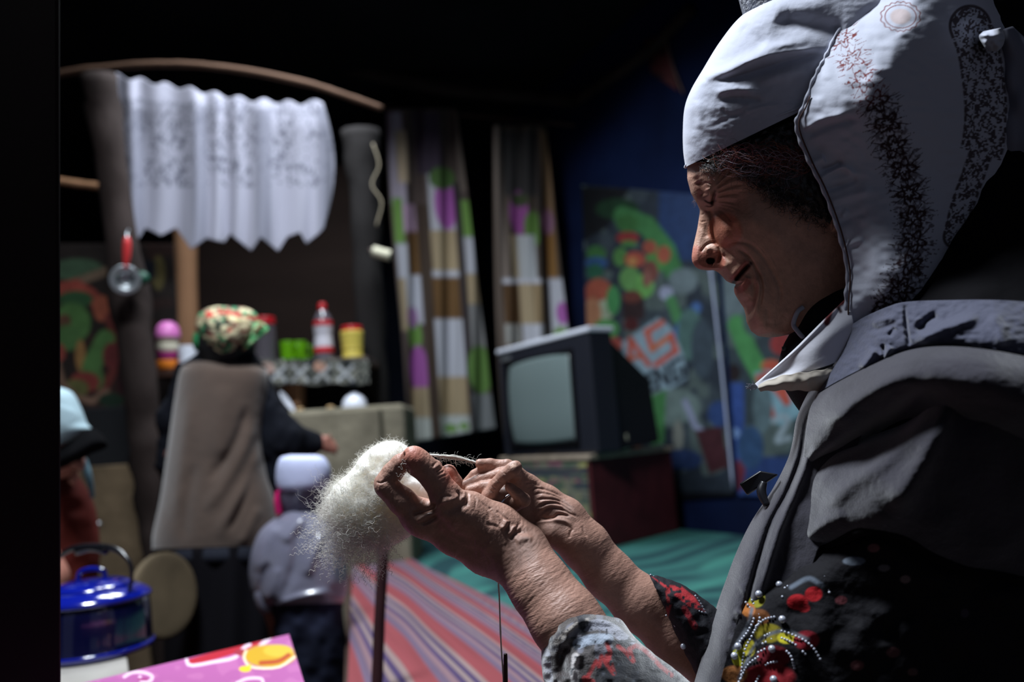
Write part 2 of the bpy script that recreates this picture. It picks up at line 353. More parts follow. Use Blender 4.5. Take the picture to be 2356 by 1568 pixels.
FACE = [([(1606,414),(1614,430),(1618,452)],10,-3.0),([(1608,392),(1630,396),(1652,410)],9,1.8),([(1646,440),(1641,456),(1638,472)],3.2,-3.2),([(1612,428),(1624,420),(1640,424)],2.6,-1.2),([(1650,452),(1682,442),(1722,440)],2,-.7),([(1650,468),(1680,474),(1706,484)],2,-.6),([(1650,430),(1676,407),(1712,395)],2,-.7),([(1646,410),(1660,386),(1680,366)],2.4,-.8),([(1652,480),(1670,494),(1684,512)],2.4,-.7),([(1647,426),(1668,401),(1702,384)],3.2,-1.5),([(1647,435),(1672,415),(1706,400)],3,-1.5),([(1647,443),(1676,431),(1710,424)],3,-1.5),
 ([(1649,453),(1676,447),(1704,446)],3,-1.5),([(1647,463),(1668,463),(1695,469)],3,-1.1),([(1645,418),(1662,393),(1688,372)],3,-1.2),([(1650,474),(1668,478),(1690,486)],3,-.7),
 ([(1646,430),(1670,408),(1705,392)],2.4,.6),([(1647,439),(1674,423),(1708,412)],2.4,.6),([(1648,448),(1676,439),(1707,435)],2.4,.6),([(1649,458),(1672,455),(1700,457)],2.4,.6),
 ([(1630,478),(1638,500),(1640,520),(1643,545),(1653,563),(1664,572)],5,-4.2),([(1645,485),(1653,515),(1662,545),(1678,560)],15,4),
 ([(1668,566),(1690,556),(1715,558),(1740,573),(1762,600),(1782,635),(1795,672),(1790,712)],5,-1.3),
 ([(1692,568),(1716,585),(1736,612),(1750,645),(1752,680),(1742,716)],4,-2.4),([(1735,600),(1750,630),(1757,665),(1750,705)],8,1.2),
 ([(1738,630),(1748,662),(1743,700),(1730,735)],6,2.2),([(1728,640),(1735,668),(1728,705),(1722,735)],6,-1.6),([(1764,700),(1768,740),(1766,765)],6,-.6),
 ([(1690,647),(1700,634),(1714,618),(1726,606)],4.2,-6.5),([(1683,640),(1695,622),(1712,606),(1724,598)],7,1.3),([(1700,660),(1714,650),(1722,634)],8,2.0),
 ([(1703,692),(1716,690),(1728,680)],7,-1.6),([(1650,600),(1662,588),(1672,592),(1684,604)],5,-1.2),([(1662,618),(1676,602),(1690,590)],9,1.5),
 ([(1626,432),(1631,444),(1634,456)],6.5,2.6),([(1619,458),(1632,465),(1644,462)],2.2,-1.8),([(1620,470),(1632,474),(1642,470)],2,-.8),([(1622,474),(1634,477),(1646,472)],3,1.2),([(1620,482),(1632,487),(1640,484)],2.4,-1.2),
 ([(1600,402),(1608,420),(1612,440),(1612,462)],10,-2.5),
 ([(1588,370),(1606,362),(1624,362)],2.2,-.7),([(1586,384),(1604,376),(1624,374)],2.2,-.7),([(1601,490),(1612,494),(1622,490)],2,-.8),([(1605,506),(1614,510),(1626,508)],2,-.6),
 ([(1604,512),(1622,528),(1630,548)],8,-1.0),([(1611,582),(1622,566),(1637,558),(1650,562)],3,-1.3),([(1651,565),(1657,578),(1655,596),(1648,606)],3.2,-2.0),([(1622,574),(1640,572),(1648,588)],7,1.6),
 ([(1626,601),(1634,600),(1643,602)],6.5,-6),([(1800,540),(1850,560),(1900,600)],26,-1.2),([(1700,500),(1760,520),(1800,560)],16,.8),([(1745,560),(1772,600),(1792,640)],2,-.3),([(1758,745),(1790,740),(1815,720)],8,-1.0),([(1925,492),(1918,512),(1924,532)],6,4.0)]
FACE = [(p_, w_, a_*(1.25 if len(p_) == 3 and 2.2 < w_ < 3.5 and abs(a_) <= 1.5 and p_[0][0] > 1640 and p_[0][1] < 480 else 1.15)) for p_, w_, a_ in FACE]
_rf = np.random.RandomState(5)
for _i in range(70):                         # fine cheek and temple lines
    _x = _rf.uniform(1660, 1800); _y = _rf.uniform(400, 740); _a = math.atan2(_y-560, _x-1600)*.9+(.9 if _y > 520 else -.1)
    _l = _rf.uniform(8, 26); FACE.append(([(_x, _y), (_x+_l*math.cos(_a), _y+_l*math.sin(_a))], 1.6, -_rf.uniform(.08, .3)))
def skin_col(x, y):  # shade of mouth gap, nostril, eye socket and creases painted in as darker skin
    c = paint(x, y, (180,138,118), [('e',1603,598,18,34,(182,116,98)),('e',1640,600,30,26,(184,112,92)),('e',1668,530,40,40,(186,118,94)),
      ('s',smooth_line([(1684,644),(1698,626),(1718,604)]),6,(165,92,80)),('s',smooth_line([(1695,668),(1708,662),(1720,648)]),9,(168,98,84)),
      ('s',smooth_line([(1688,649),(1701,635),(1714,619),(1727,606)]),4.5,(34,12,10)),('e',1634.5,600,11,7.5,(34,14,12)),
      ('s',smooth_line([(1619,459),(1632,466),(1645,462)]),2.4,(45,28,22)),('e',1614,436,18,24,(142,100,84)),('s',[(1645,440),(1641,456),(1637,470)],3,(60,36,30)),
      ('s',smooth_line([(1604,398),(1622,396),(1640,404)]),5,(140,104,88))], 4)
    k = 1+.10*vn(x/9, y/9, 1)+.08*vn(x/30, y/30, 2)+.05*vn(x/2.5, y/2.5, 3)
    return c*k[:, None]
# head as a mirrored grid
seg = np.hypot(*np.diff(PRO, axis=0).T); s_ = np.concatenate([[0], np.cumsum(seg)])
q = np.concatenate([np.arange(0, 300, 6), np.arange(300, s_[-1], 1.7)])
rb, rn = np.interp(q, s_, PRO[:, 0]), np.interp(q, s_, PRO[:, 1])
_g = np.exp(-(np.arange(-4, 5)/2.2)**2); _g /= _g.sum()
rb = np.convolve(np.pad(rb, 4, 'edge'), _g, 'valid'); rn = np.convolve(np.pad(rn, 4, 'edge'), _g, 'valid')
ss = (np.linspace(0, 1, 250))**1.45
bb = rb[:, None]+(1835-rb[:, None])*ss[None]; nn = rn[:, None]+0*bb
hw = headw(bb, nn, rb[:, None]); hx, hy = bn2xy(bb, nn)
near = hw+strokes(hx, hy, FACE)*np.clip(hw/9, 0, 1)
gx = np.concatenate([hx[:, ::-1], hx[:, 1:]], 1); gy = np.concatenate([hy[:, ::-1], hy[:, 1:]], 1)
gw = np.concatenate([near[:, ::-1], -hw[:, 1:]], 1)
headV = P(gx, gy, HD-gw/1000).reshape(-1, 3); headF = grid_faces(*gx.shape)
headC = skin_col(gx.ravel(), gy.ravel())
# near (left) hand and arm
A = Body(.00088); c_ = A.chain
c_([(952,1053,.728,11.2),(962,1064,.729,12.0),(985,1083,.731,11.6),(1003,1103,.733,12.2),(1022,1135,.735,13.2),(1036,1160,.738,14.5)], .004)
c_([(1036,1160,.738,14.5),(1070,1186,.742,17),(1130,1225,.747,20),(1188,1274,.748,23)], .010)
c_([(1088,1166,.746,13.5),(1150,1204,.750,16),(1208,1248,.750,19)], .01)
c_([(1188,1274,.748,23),(1212,1302,.744,24.5),(1245,1350,.732,27),(1300,1425,.715,30),(1380,1530,.700,32),(1560,1700,.66,38)], .012)
c_([(975,1196,.748,13.5),(925,1152,.744,12.2),(888,1118,.742,11.0)], .005)
c_([(886,1112,.744,10.6),(903,1087,.743,10.0),(922,1066,.742,9.2),(936,1056,.741,8.2)], .0012)
c_([(975,1196,.750,14.5),(1050,1226,.760,19),(1120,1262,.762,21),(1190,1285,.755,23)], .012)
c_([(962,1180,.775,13),(1040,1215,.785,17),(1120,1262,.775,20),(1190,1285,.762,21)], .012)
c_([(1016,1190,.744,11),(955,1186,.750,13)], .008)
c_([(1000,1176,.752,9),(962,1170,.756,10)], .006)
c_([(945,1170,.785,11.5),(925,1120,.795,9.5),(965,1075,.792,8.5),(1000,1075,.785,8)], .003)
c_([(1032,1150,.775,7.5),(1046,1110,.776,7.6),(1032,1087,.776,8.2)], .003)
c_([(990,1200,.80,11),(1000,1150,.81,9.5),(1030,1120,.80,8)], .003)
HAND = [([(930,1036),(926,1052),(931,1072),(944,1088)],3.2,-3.5),([(1016,1178),(1040,1172),(1066,1160),(1084,1150)],9,-2.2),([(1040,1205),(1080,1228),(1130,1256)],22,-2.0),([(1012,1150),(1036,1150),(1058,1138)],8,1.6),([(1008,1196),(1040,1232),(1090,1262)],6,1.0),([(1001,1085),(1015,1078),(1020,1072)],2.4,-1.1),([(1003,1092),(1016,1086),(1024,1081)],2.2,-.9),([(994,1074),(1003,1064),(1010,1060)],2.2,-.9),([(996,1079),(1006,1071),(1013,1066)],2.2,.6),
 ([(1005,1101),(1018,1095),(1030,1090)],2,-.5),([(1010,1143),(1024,1140),(1042,1143)],3,-.8),([(1005,1152),(1014,1146)],2.5,-.6),([(1050,1128),(1058,1136),(1056,1150)],3,-1.8),([(1062,1126),(1068,1134),(1066,1150)],4,1.3),([(1074,1128),(1078,1142),(1074,1160)],2.6,-1.3),
 ([(1088,1136),(1096,1150),(1092,1172)],2.2,-.7),([(1108,1152),(1122,1172),(1128,1196)],2.6,-.9),([(1120,1160),(1136,1180),(1146,1206)],2.6,-.9),([(1134,1166),(1122,1172)],2,-.5),
 ([(1140,1172),(1150,1180),(1168,1196),(1172,1204)],3,-.9),([(1118,1204),(1138,1209),(1150,1214)],4,-.7),([(1150,1216),(1160,1210),(1166,1194)],6,2.2),([(1158,1220),(1170,1210),(1172,1198)],3,-1.7),([(1168,1232),(1180,1216),(1188,1208)],4,1.6),
 ([(1172,1242),(1186,1226),(1204,1220)],4,-1.5),([(1186,1248),(1204,1238),(1226,1240)],9,1.6),([(1180,1226),(1192,1210),(1200,1200)],3,-.8),
 ([(1004,1168),(1012,1158),(1030,1150)],4,1.2),([(948,1190),(960,1178),(984,1170),(1006,1160)],6,-4),([(957,1201),(975,1188),(1004,1180)],5,2.4),([(966,1205),(986,1200),(1004,1186)],3.5,-2.2),([(978,1208),(996,1200),(1012,1192)],4,1.1),
 ([(864,1108),(876,1110),(892,1104)],2.4,-1.0),([(890,1086),(902,1090)],2,-.3),([(1182,1060),(1190,1078)],3,0)]
_rh = np.random.RandomState(11)
def arm_fn(x, y, d, V):
    t = x*.66+y*.75; s = x*.75-y*.66
    wr = sm(1690, 1760, t)*sm(2050, 1850, t)
    a = wr*(-.34*np.abs(vn(t/6+vn(s/24, t/30, 4)*1.2, s/30, 7))+.1)
    a += sm(1650, 1700, t)*.16*vn(t/3.6+vn(s/16, t/24, 9), s/20, 8)
    h = 1-sm(1700, 1780, t)
    a += h*(.18*vn(x/3.2, y/9, 5)-.22*np.abs(vn((x+y)/6, (x-y)/26, 6))+.2*vn(x/14, y/14, 12))
    return a
def two(B, S, fn, it):
    V, F = B.build(); V = relax(V, F, it); N = normals(V, F); x, y, d = proj(V); f = np.clip(-(N@fw)*3, 0, 1)
    V = V+N*((strokes(x, y, S)+fn(x, y, d, V))*f/1000)[:, None]
    x, y, d = proj(V); k = 1+.10*vn(x/11, y/11, 1)+.07*vn(x/3, y/3, 2)
    return V, F, lin((160,122,107))*k[:, None]
V1, F1, C1 = two(A, HAND, arm_fn, 3)
x, y, d = proj(V1); tipm = np.maximum(np.exp(-(((x-950)/26)**2+((y-1050)/30)**2)), np.exp(-(((x-1036)/18)**2+((y-1092)/26)**2)))
C1 = C1+(lin((188,108,90))-C1)*(.8*tipm)[:, None]
# far (right) hand and arm
B = Body(.00088); c_ = B.chain
c_([(1104,1066,.775,4.8),(1128,1066,.778,5.0),(1165,1072,.785,6)], .002)
c_([(1066,1117,.785,4.2),(1092,1092,.782,5.2),(1122,1074,.778,5.4),(1166,1069,.780,5.8)], .0015)
c_([(1069,1116,.775,4.6),(1110,1101,.773,5.4),(1150,1091,.772,6.0),(1180,1085,.776,7)], .0015)
c_([(1080,1127,.768,4.6),(1112,1119,.766,5.2),(1140,1115,.765,5.6)], .0015)
c_([(1124,1140,.762,6.4),(1144,1110,.760,6.0),(1160,1093,.758,6.4),(1180,1079,.757,7.0),(1186,1074,.757,6.4)], .0015)
c_([(1124,1140,.762,6.4),(1150,1150,.775,9),(1185,1140,.785,10)], .004)
c_([(1173,1121,.758,4.8),(1190,1136,.758,5.6),(1205,1150,.760,6.2)], .0015)
c_([(1205,1150,.760,6.2),(1180,1160,.772,8)], .003)
c_([(1150,1143,.792,10),(1192,1118,.79,9)], .006)
c_([(1146,1152,.788,10),(1196,1166,.792,11)], .006)
c_([(1170,1160,.795,12),(1215,1190,.80,14)], .006)
c_([(1180,1085,.785,9),(1216,1120,.80,11),(1255,1152,.80,15),(1300,1190,.80,19),(1345,1245,.798,21.5)], .008)
c_([(1170,1130,.80,12),(1220,1160,.805,16),(1290,1200,.80,18)], .01)
c_([(1232,1216,.788,7),(1270,1222,.788,13),(1320,1240,.79,18),(1352,1262,.796,21)], .008)
c_([(1350,1262,.797,22),(1400,1320,.795,23),(1470,1385,.79,25),(1560,1460,.79,29),(1760,1600,.82,36)], .012)
FARH = [([(1206,1112),(1222,1109),(1240,1114)],2.4,-1.0),([(1214,1131),(1236,1122),(1270,1130),(1297,1144)],2.6,-1.3),([(1232,1150),(1254,1147),(1290,1152),(1320,1172)],2.6,-1.3),([(1237,1166),(1262,1156),(1290,1159),(1322,1181)],2.6,-1.4),
 ([(1239,1182),(1262,1168),(1290,1170),(1316,1182),(1332,1190)],3,-1.6),([(1241,1192),(1272,1190),(1286,1182),(1316,1187)],3.4,-2.0),([(1212,1123),(1230,1116),(1246,1117)],2.2,-.8),([(1222,1141),(1246,1134),(1282,1142),(1306,1158)],2.4,-.7),
 ([(1236,1158),(1262,1151),(1290,1156)],4,.8),([(1240,1174),(1262,1163),(1296,1165)],4,.9),([(1230,1203),(1262,1196),(1300,1198),(1318,1214)],5,1.6),([(1222,1200),(1250,1196),(1276,1194)],2.6,-1.4),([(1318,1214),(1312,1226),(1310,1238)],2.4,-1.0),([(1300,1205),(1316,1216)],2,-.5),([(1340,1208),(1344,1222),(1352,1236)],2.6,-.9),
 ([(1117,1080),(1116,1066)],1.6,-.5),([(1132,1104),(1138,1106)],1.5,-.4),([(1140,1100),(1150,1108)],1.5,-.5),([(1132,1118),(1142,1124)],1.5,-.5),([(1128,1126),(1138,1132)],1.5,-.5),([(1158,1086),(1166,1092)],1.5,-.5),([(1175,1066),(1188,1070)],3,-.4)]
def far_fn(x, y, d, V):
    t = x*.68+y*.73; s = x*.73-y*.68
    return .14*vn(t/4+vn(s/18, t/20, 4), s/18, 21)-.2*sm(1740, 1790, t)*sm(1900, 1820, t)*np.abs(vn(t/9, s/40, 22))
V2, F2, C2 = two(B, FARH, far_fn, 3)
x, y, d = proj(V2); nail = sm(1.1, .8, np.hypot(((x-1181)*.8-(y-1071)*.6)/9, ((x-1181)*.6+(y-1071)*.8)/5))*(d < .77)
C2 = C2+(lin((214,176,156))-C2)*(nail*.9)[:, None]
# the hidden rest of her body, inside the clothes
T = Body(.005)
T.chain([(1560,1700,.68,36),(2150,1560,.70,42),(2250,1050,.70,48),(2150,900,.76,45)], .02)
T.chain([(1760,1600,.82,36),(2150,1500,.92,46),(2200,1000,.92,48),(2150,900,.80,45)], .02)
T.chain([(1900,620,.78,44),(2000,780,.78,46),(2120,930,.78,58)], .02)
T.chain([(2160,980,.80,80),(2160,1300,.80,95),(2160,1860,.80,105)], .03)
T.chain([(2160,1850,.76,80),(1700,1960,.72,65)], .03); T.chain([(2160,1850,.86,80),(1700,1960,.90,65)], .03)
V3, F3 = T.build(); V3 = relax(V3, F3, 2); C3 = np.tile(lin((172,118,96)), (len(V3), 1))
M_skin = mat('skin', (180,130,105), .5, .45, vc=True)
nt = M_skin.node_tree; N_ = nt.nodes.new; lk = nt.links.new
at = N_('ShaderNodeAttribute'); at.attribute_name = 'lines'; sp = N_('ShaderNodeSeparateXYZ'); lk(at.outputs['Vector'], sp.inputs[0])
n1 = N_('ShaderNodeTexNoise'); n1.inputs['Scale'].default_value = 1; n1.inputs['Detail'].default_value = 4; lk(at.outputs['Vector'], n1.inputs[0])
tc = N_('ShaderNodeTexCoord'); v1 = N_('ShaderNodeTexVoronoi'); v1.inputs['Scale'].default_value = 700; v1.feature = 'DISTANCE_TO_EDGE'; lk(tc.outputs['Object'], v1.inputs[0])
n2 = N_('ShaderNodeTexNoise'); n2.inputs['Scale'].default_value = 500; n2.inputs['Detail'].default_value = 4; lk(tc.outputs['Object'], n2.inputs[0])
a1 = N_('ShaderNodeMath'); a1.operation = 'MULTIPLY_ADD'; lk(n1.outputs[0], a1.inputs[0]); lk(sp.outputs[2], a1.inputs[1]); lk(n2.outputs[0], a1.inputs[2])
bp = N_('ShaderNodeBump'); bp.inputs['Strength'].default_value = .55; bp.inputs['Distance'].default_value = .0007; lk(a1.outputs[0], bp.inputs['Height']); lk(bp.outputs[0], nt.nodes['Principled BSDF'].inputs['Normal'])
offs = np.cumsum([0, len(headV), len(V1), len(V2)])
woman = mesh('person', np.concatenate([headV, V1, V2, V3]), np.concatenate([headF, F1+offs[1], F2+offs[2], F3+offs[3]]), M_skin,
             col=np.concatenate([headC, C1, C2, C3]))
LN = []
for V_, k_ in ((headV, 0), (V1, 1), (V2, 2), (V3, 0)):
    x, y, d = proj(V_)
    if k_ == 0: LN.append(np.stack([x/9, y/9, np.full(len(x), .6)], -1)); continue
    t = x*.66+y*.75; s_2 = x*.75-y*.66; m_ = sm(1690, 1780, t)
    t2 = t-.35*s_2; LN.append(np.stack([t2/3.6*m_+(1-m_)*(x+y)/7, s_2/22*m_+(1-m_)*(x-y)/9, (.9+.5*m_*sm(2200, 1850, t)*(1+vn(x/30, y/30, 7)))*(1 if k_ == 1 else .7)], -1))
at_ = woman.data.attributes.new('lines', 'FLOAT_VECTOR', 'POINT'); at_.data.foreach_set('vector', np.concatenate(LN).astype(np.float32).ravel())
tag(woman, 'smiling old woman in white cap and charcoal fleece, spinning white wool in profile', 'person')

# ------------------------------------------------------------------ her cap, hair and scarf
def fibres(name, pts, r, m, parent=None, col=None, ns=3):   # pts (K, M, 3), r (K, M)
    K, Mn = pts.shape[:2]; T_ = np.gradient(pts, axis=1); T_ /= np.linalg.norm(T_, axis=2, keepdims=True)+1e-12
    s = np.cross(T_, fw+np.array([.01, .02, .03])); s /= np.linalg.norm(s, axis=2, keepdims=True)+1e-9; u = np.cross(s, T_)
    a = np.linspace(0, 2*np.pi, ns, endpoint=False)
    V = pts[:, :, None]+r[:, :, None, None]*(np.cos(a)[:, None]*s[:, :, None]+np.sin(a)[:, None]*u[:, :, None])
    f = grid_faces(Mn, ns, wrap=True); F = (f[None]+(np.arange(K)*Mn*ns)[:, None, None]).reshape(-1, 4)
    c = None if col is None else np.repeat(col, Mn*ns, 0)
    return mesh(name, V.reshape(-1, 3), F, m, parent, col=c)
M_white = mat('white_cotton', (178,181,196), .85, .15, bump=.25, bs=500, fuzz=.2, bd=.0006)
HATS = [([(1573,216),(1620,180),(1674,162),(1725,134),(1791,108),(1870,95)],13,5),([(1640,186),(1690,178),(1740,163),(1827,136),(1905,122)],9,-5.5),
 ([(1590,206),(1606,186),(1630,178)],8,-2.5),([(1640,215),(1690,205),(1740,208)],8,2.2),([(1650,232),(1690,226),(1760,232)],7,-2),([(1780,40),(1830,55),(1950,70)],26,-9),([(1700,60),(1740,90),(1760,110)],16,-3.5),
 ([(1700,150),(1780,125),(1880,112)],8,3.5),([(1600,230),(1610,260),(1606,300)],9,1.4),([(1660,245),(1672,262),(1700,268)],5,-.9),([(1700,262),(1750,246),(1800,240)],5,.9),([(1740,190),(1800,170),(1870,160)],12,2.0),
 ([(1620,300),(1700,262),(1800,220)],6,-.8),([(1650,20),(1760,-6),(1900,-14)],14,-4)]
def hat_fn(x, y, w_): return x, y, w_+.7*vn(x/34, y/22, 31)+.22*vn(x/9, y/7, 32)
hat = loft('cotton_cap', [(1577,384,2180,92,0,77),(1572,348,2190,60,0,80),(1571,300,2200,20,0,83),(1575,248,2200,-40,0,84),(1590,206,2190,-80,0,83),(1618,158,2170,-110,0,78),(1655,98,2140,-140,0,72),(1700,42,2120,-160,0,64),(1745,14,2090,-165,0,52),(1830,-4,2050,-160,0,34)], 220, 560, HD, M_white, woman, S=HATS, e=.82, fn=hat_fn)
hem = [(1577,384),(1582,377),(1600,363),(1640,337),(1690,308),(1750,282),(1800,262),(1850,243),(1900,222)]
hp = []
for hx_, hy_ in smooth_line(hem, 26):
    fr = np.clip((hx_-1577)/603, 0, 1); hp.append(P(hx_, hy_, HD-(77*2*math.sqrt(max(fr*(1-fr), 0))+1.5)/1000))
tube('hem', hp, .0016, M_white, hat, n=8, sub=2)
M_brocade = mat('dark_brocade', (105,108,120), .5, .5, bump=1, bs=260, var=.5, vs=120, bd=.003)
crown = loft('tall_crown', [(1712,45,1990,30,0,52),(1702,10,2000,0,0,54),(1688,-60,2010,-80,0,55),(1684,-160,2010,-180,0,50),(1720,-200,1980,-215,0,38)], 40, 60, HD, M_brocade, woman)
crown['label'] = 'dark silver brocade crown of the cap'
# hair: a dark mass and curls over the temple
M_hair = mat('hair', (20,16,16), .38, .6, vc=True)
def hrow(pts, lift): return [(x, y, float(skinw(x, y))+lift) for x, y in pts]
loft_rows = [hrow([(1600,374),(1640,350),(1700,320),(1770,290),(1850,255),(1930,240)], 2),
             hrow([(1625,372),(1668,358),(1720,345),(1785,330),(1870,320),(1960,320)], 5),
             hrow([(1650,376),(1695,385),(1750,390),(1810,395),(1890,400),(1980,410)], 5),
             hrow([(1675,382),(1720,412),(1775,430),(1830,445),(1905,470),(1990,490)], 3.5),
             hrow([(1700,392),(1742,430),(1800,466),(1850,482),(1920,520),(1990,540)], -.5)]
hair_base = sheet('hair', loft_rows, 50, 70, HD, M_hair, woman, col=lambda x, y: np.tile(lin((15,12,13)), (len(x), 1)), thick=4, fn=lambda x, y, w_: (x, y, w_+1.6*vn(x/7, y/9, 41)))
def curls(n, region, dirn, ln, cu, rad, colf, lift, seed):
    R = np.random.RandomState(seed); K = n; Mn = 16; out = np.zeros((K, Mn, 3)); rr = np.zeros((K, Mn)); cc = np.zeros((K, 3))
    t = np.linspace(0, 1, Mn)
    for i in range(K):
        x0, y0 = region(R); a = dirn(x0, y0)+R.normal(0, .35); L = R.uniform(*ln); k = R.normal(0, cu); ph = R.uniform(0, 6.28); am = R.uniform(1.5, 5)
        ang = a+k*t+.9*np.sin(ph+t*R.uniform(4, 11)); st = L/Mn
        x = x0+np.cumsum(np.cos(ang))*st; y = y0+np.cumsum(np.sin(ang))*st
        w_ = skinw(x, y)+lift+am*np.sin(ph+t*7)*.5+1.2*t
        out[i] = P(x, y, HD-w_/1000); rr[i] = rad*R.uniform(.7, 1.3)*(1-.6*t); cc[i] = colf(R, x0, y0)
    return out, rr, cc
def reg1(R):
    u, v = R.rand(), R.rand(); x = 1610+330*u; top = np.interp(x, [1600,1640,1700,1850,1940], [394,370,338,276,260]); bot = np.interp(x, [1610,1640,1690,1740,1800,1870,1940], [376,380,392,425,462,490,545]); return x, top+(bot-top)*v
def cl1(R, x, y):
    if R.rand() < .07: return lin((150,140,146))
    if 318+(1850-x)*.10 < y < 362+(1850-x)*.12 and x > 1660 and R.rand() < .6: return lin((120,58,62))
    return lin((12,10,11))*R.uniform(.6, 1.6)
s1 = curls(650, reg1, lambda x, y: .35+.5*math.sin(x/40), (22, 60), 3.2, .00022, cl1, 4.5, 3)
s2 = curls(260, lambda R: (R.uniform(1700, 1890), R.uniform(340, 374)), lambda x, y: math.pi-.28, (60, 120), .3, .0002, lambda R, x, y: [lin((125,52,60)), lin((70,40,44)), lin((170,160,175)), lin((150,84,60))][R.randint(4)], 8, 5)
def reg3(R): x = R.uniform(1690, 1900); return x, np.interp(x, [1690,1740,1800,1900], [385,425,462,505])+R.normal(0, 9)
s3 = curls(240, reg3, lambda x, y: 1.9, (20, 46), 5, .00026, lambda R, x, y: [lin((30,22,20)), lin((150,140,135)), lin((60,44,38))][R.randint(3)], 3.5, 6)
s4 = curls(150, lambda R: (R.uniform(1618, 1672), R.uniform(338, 372)), lambda x, y: 1.0, (18, 44), .8, .00016, lambda R, x, y: lin((120,98,80)), 1.5, 8)
allc = [np.concatenate([s[k] for s in (s1, s2, s3, s4)]) for k in range(3)]
hc = fibres('hair_curls', allc[0], allc[1], M_hair, hair_base, allc[2]); hc['kind'] = 'stuff'
s5 = curls(50, lambda R: (R.uniform(1597, 1606), R.uniform(436, 472)), lambda x, y: 2.6, (6, 11), .4, .00007, lambda R, x, y: lin((150,120,100)), .3, 9)
eb = fibres('eyebrow', s5[0], s5[1], M_hair, woman, s5[2]); eb['kind'] = 'stuff'
# scarf
M_scarf = mat('scarf_cotton', (205,205,215), .85, .15, vc=True, bump=.2, bs=400, bd=.0006)
BAND = smooth_line([(1926,60),(1936,84),(1954,122),(1976,171),(2012,225),(2038,273),(2060,345),(2082,400),(2096,473),(2102,538),(2092,620),(2056,695),(2030,720)], 60)
BAND2 = smooth_line([(2232,60),(2250,110),(2262,180),(2268,250),(2262,330),(2240,400),(2215,470),(2196,545)], 40)
def scarf_col(x, y):
    c = np.tile(lin((186,189,203)), (len(x), 1)); d, t = segd(x, y, BAND)
    # signed side
    bx = np.interp(t, np.linspace(0, 1, len(BAND)), [p[0] for p in BAND]); by = np.interp(t, np.linspace(0, 1, len(BAND)), [p[1] for p in BAND])
    side = np.sign(x-bx)*d; L = t*820; ph = (L % 64)/64; cen = (L//64)
    r = np.hypot(side, (ph-.5)*64); an = np.arctan2(side, (ph-.5)*64)
    wd = np.where(L < 190, 36, 44)+6*np.cos(an*3+cen)
    pet = np.abs(r-22-7*np.cos(an*5+cen*2)); pet2 = np.abs(r-11-3*np.cos(an*6)); ray = np.abs(np.sin(an*7+cen))*r
    ln = np.minimum(np.minimum(pet, pet2*1.1), np.where(r > 18, ray*.55, 9))
    dark = sm(190, 240, L)
    ink = sm(3.2+3.2*dark, .6+2.2*dark, ln+1.5*vn(x/4, y/4, 51))*sm(wd+3, wd-5, d)
    ink = np.maximum(ink, dark*sm(wd-2, wd-14, d)*sm(-.25, .2, vn(x/5, y/5, 52))*.95)
    spike = (d > wd-8) & (d < wd+12) & (np.abs(np.sin(L/5.5+vn(L/9, side/30, 3)*2)) < .42*(1-(d-wd+8)/22))
    ink = np.maximum(ink, spike*1.0*(t > .001)*(t < .999))
    colr = lin((110,48,48))+(lin((56,38,42))-lin((110,48,48)))*dark[:, None]
    c += (colr-c)*(np.clip(ink, 0, 1)*np.where(ln < 5, 1, .72))[:, None]*(t > .002)[:, None]
    # medallion near the top
    r2 = np.hypot((x-2072)/46, (y-38)/34); an2 = np.arctan2(y-38, x-2072)
    m = (sm(.06, .02, np.abs(r2-.98+.04*np.cos(an2*16)))+sm(.05, .02, np.abs(r2-.78)))*.8; c += (lin((120,70,66))-c)*np.clip(m, 0, 1)[:, None]; c += (lin((190,164,154))-c)*(sm(.6, .45, r2)*.6)[:, None]
    d2, t2 = segd(x, y, BAND2); L2 = t2*500
    w2 = np.where(t2 < .6, 52, 30); edge = np.abs(d2-w2+6)
    k2 = np.maximum(sm(w2, w2-6, d2)*sm(-.1, .25, vn(x/3.6, y/3.6, 61)+.5*np.sin(d2/4.2)*np.cos(L2/9)), sm(5, 2, edge)*(np.sin(L2/3.4) > -.2))*(x > 2150)
    c += (lin((58,42,44))-c)*np.clip(k2, 0, 1)[:, None]*.9
    return c
def E(x, y, w_): return (x, y, w_)
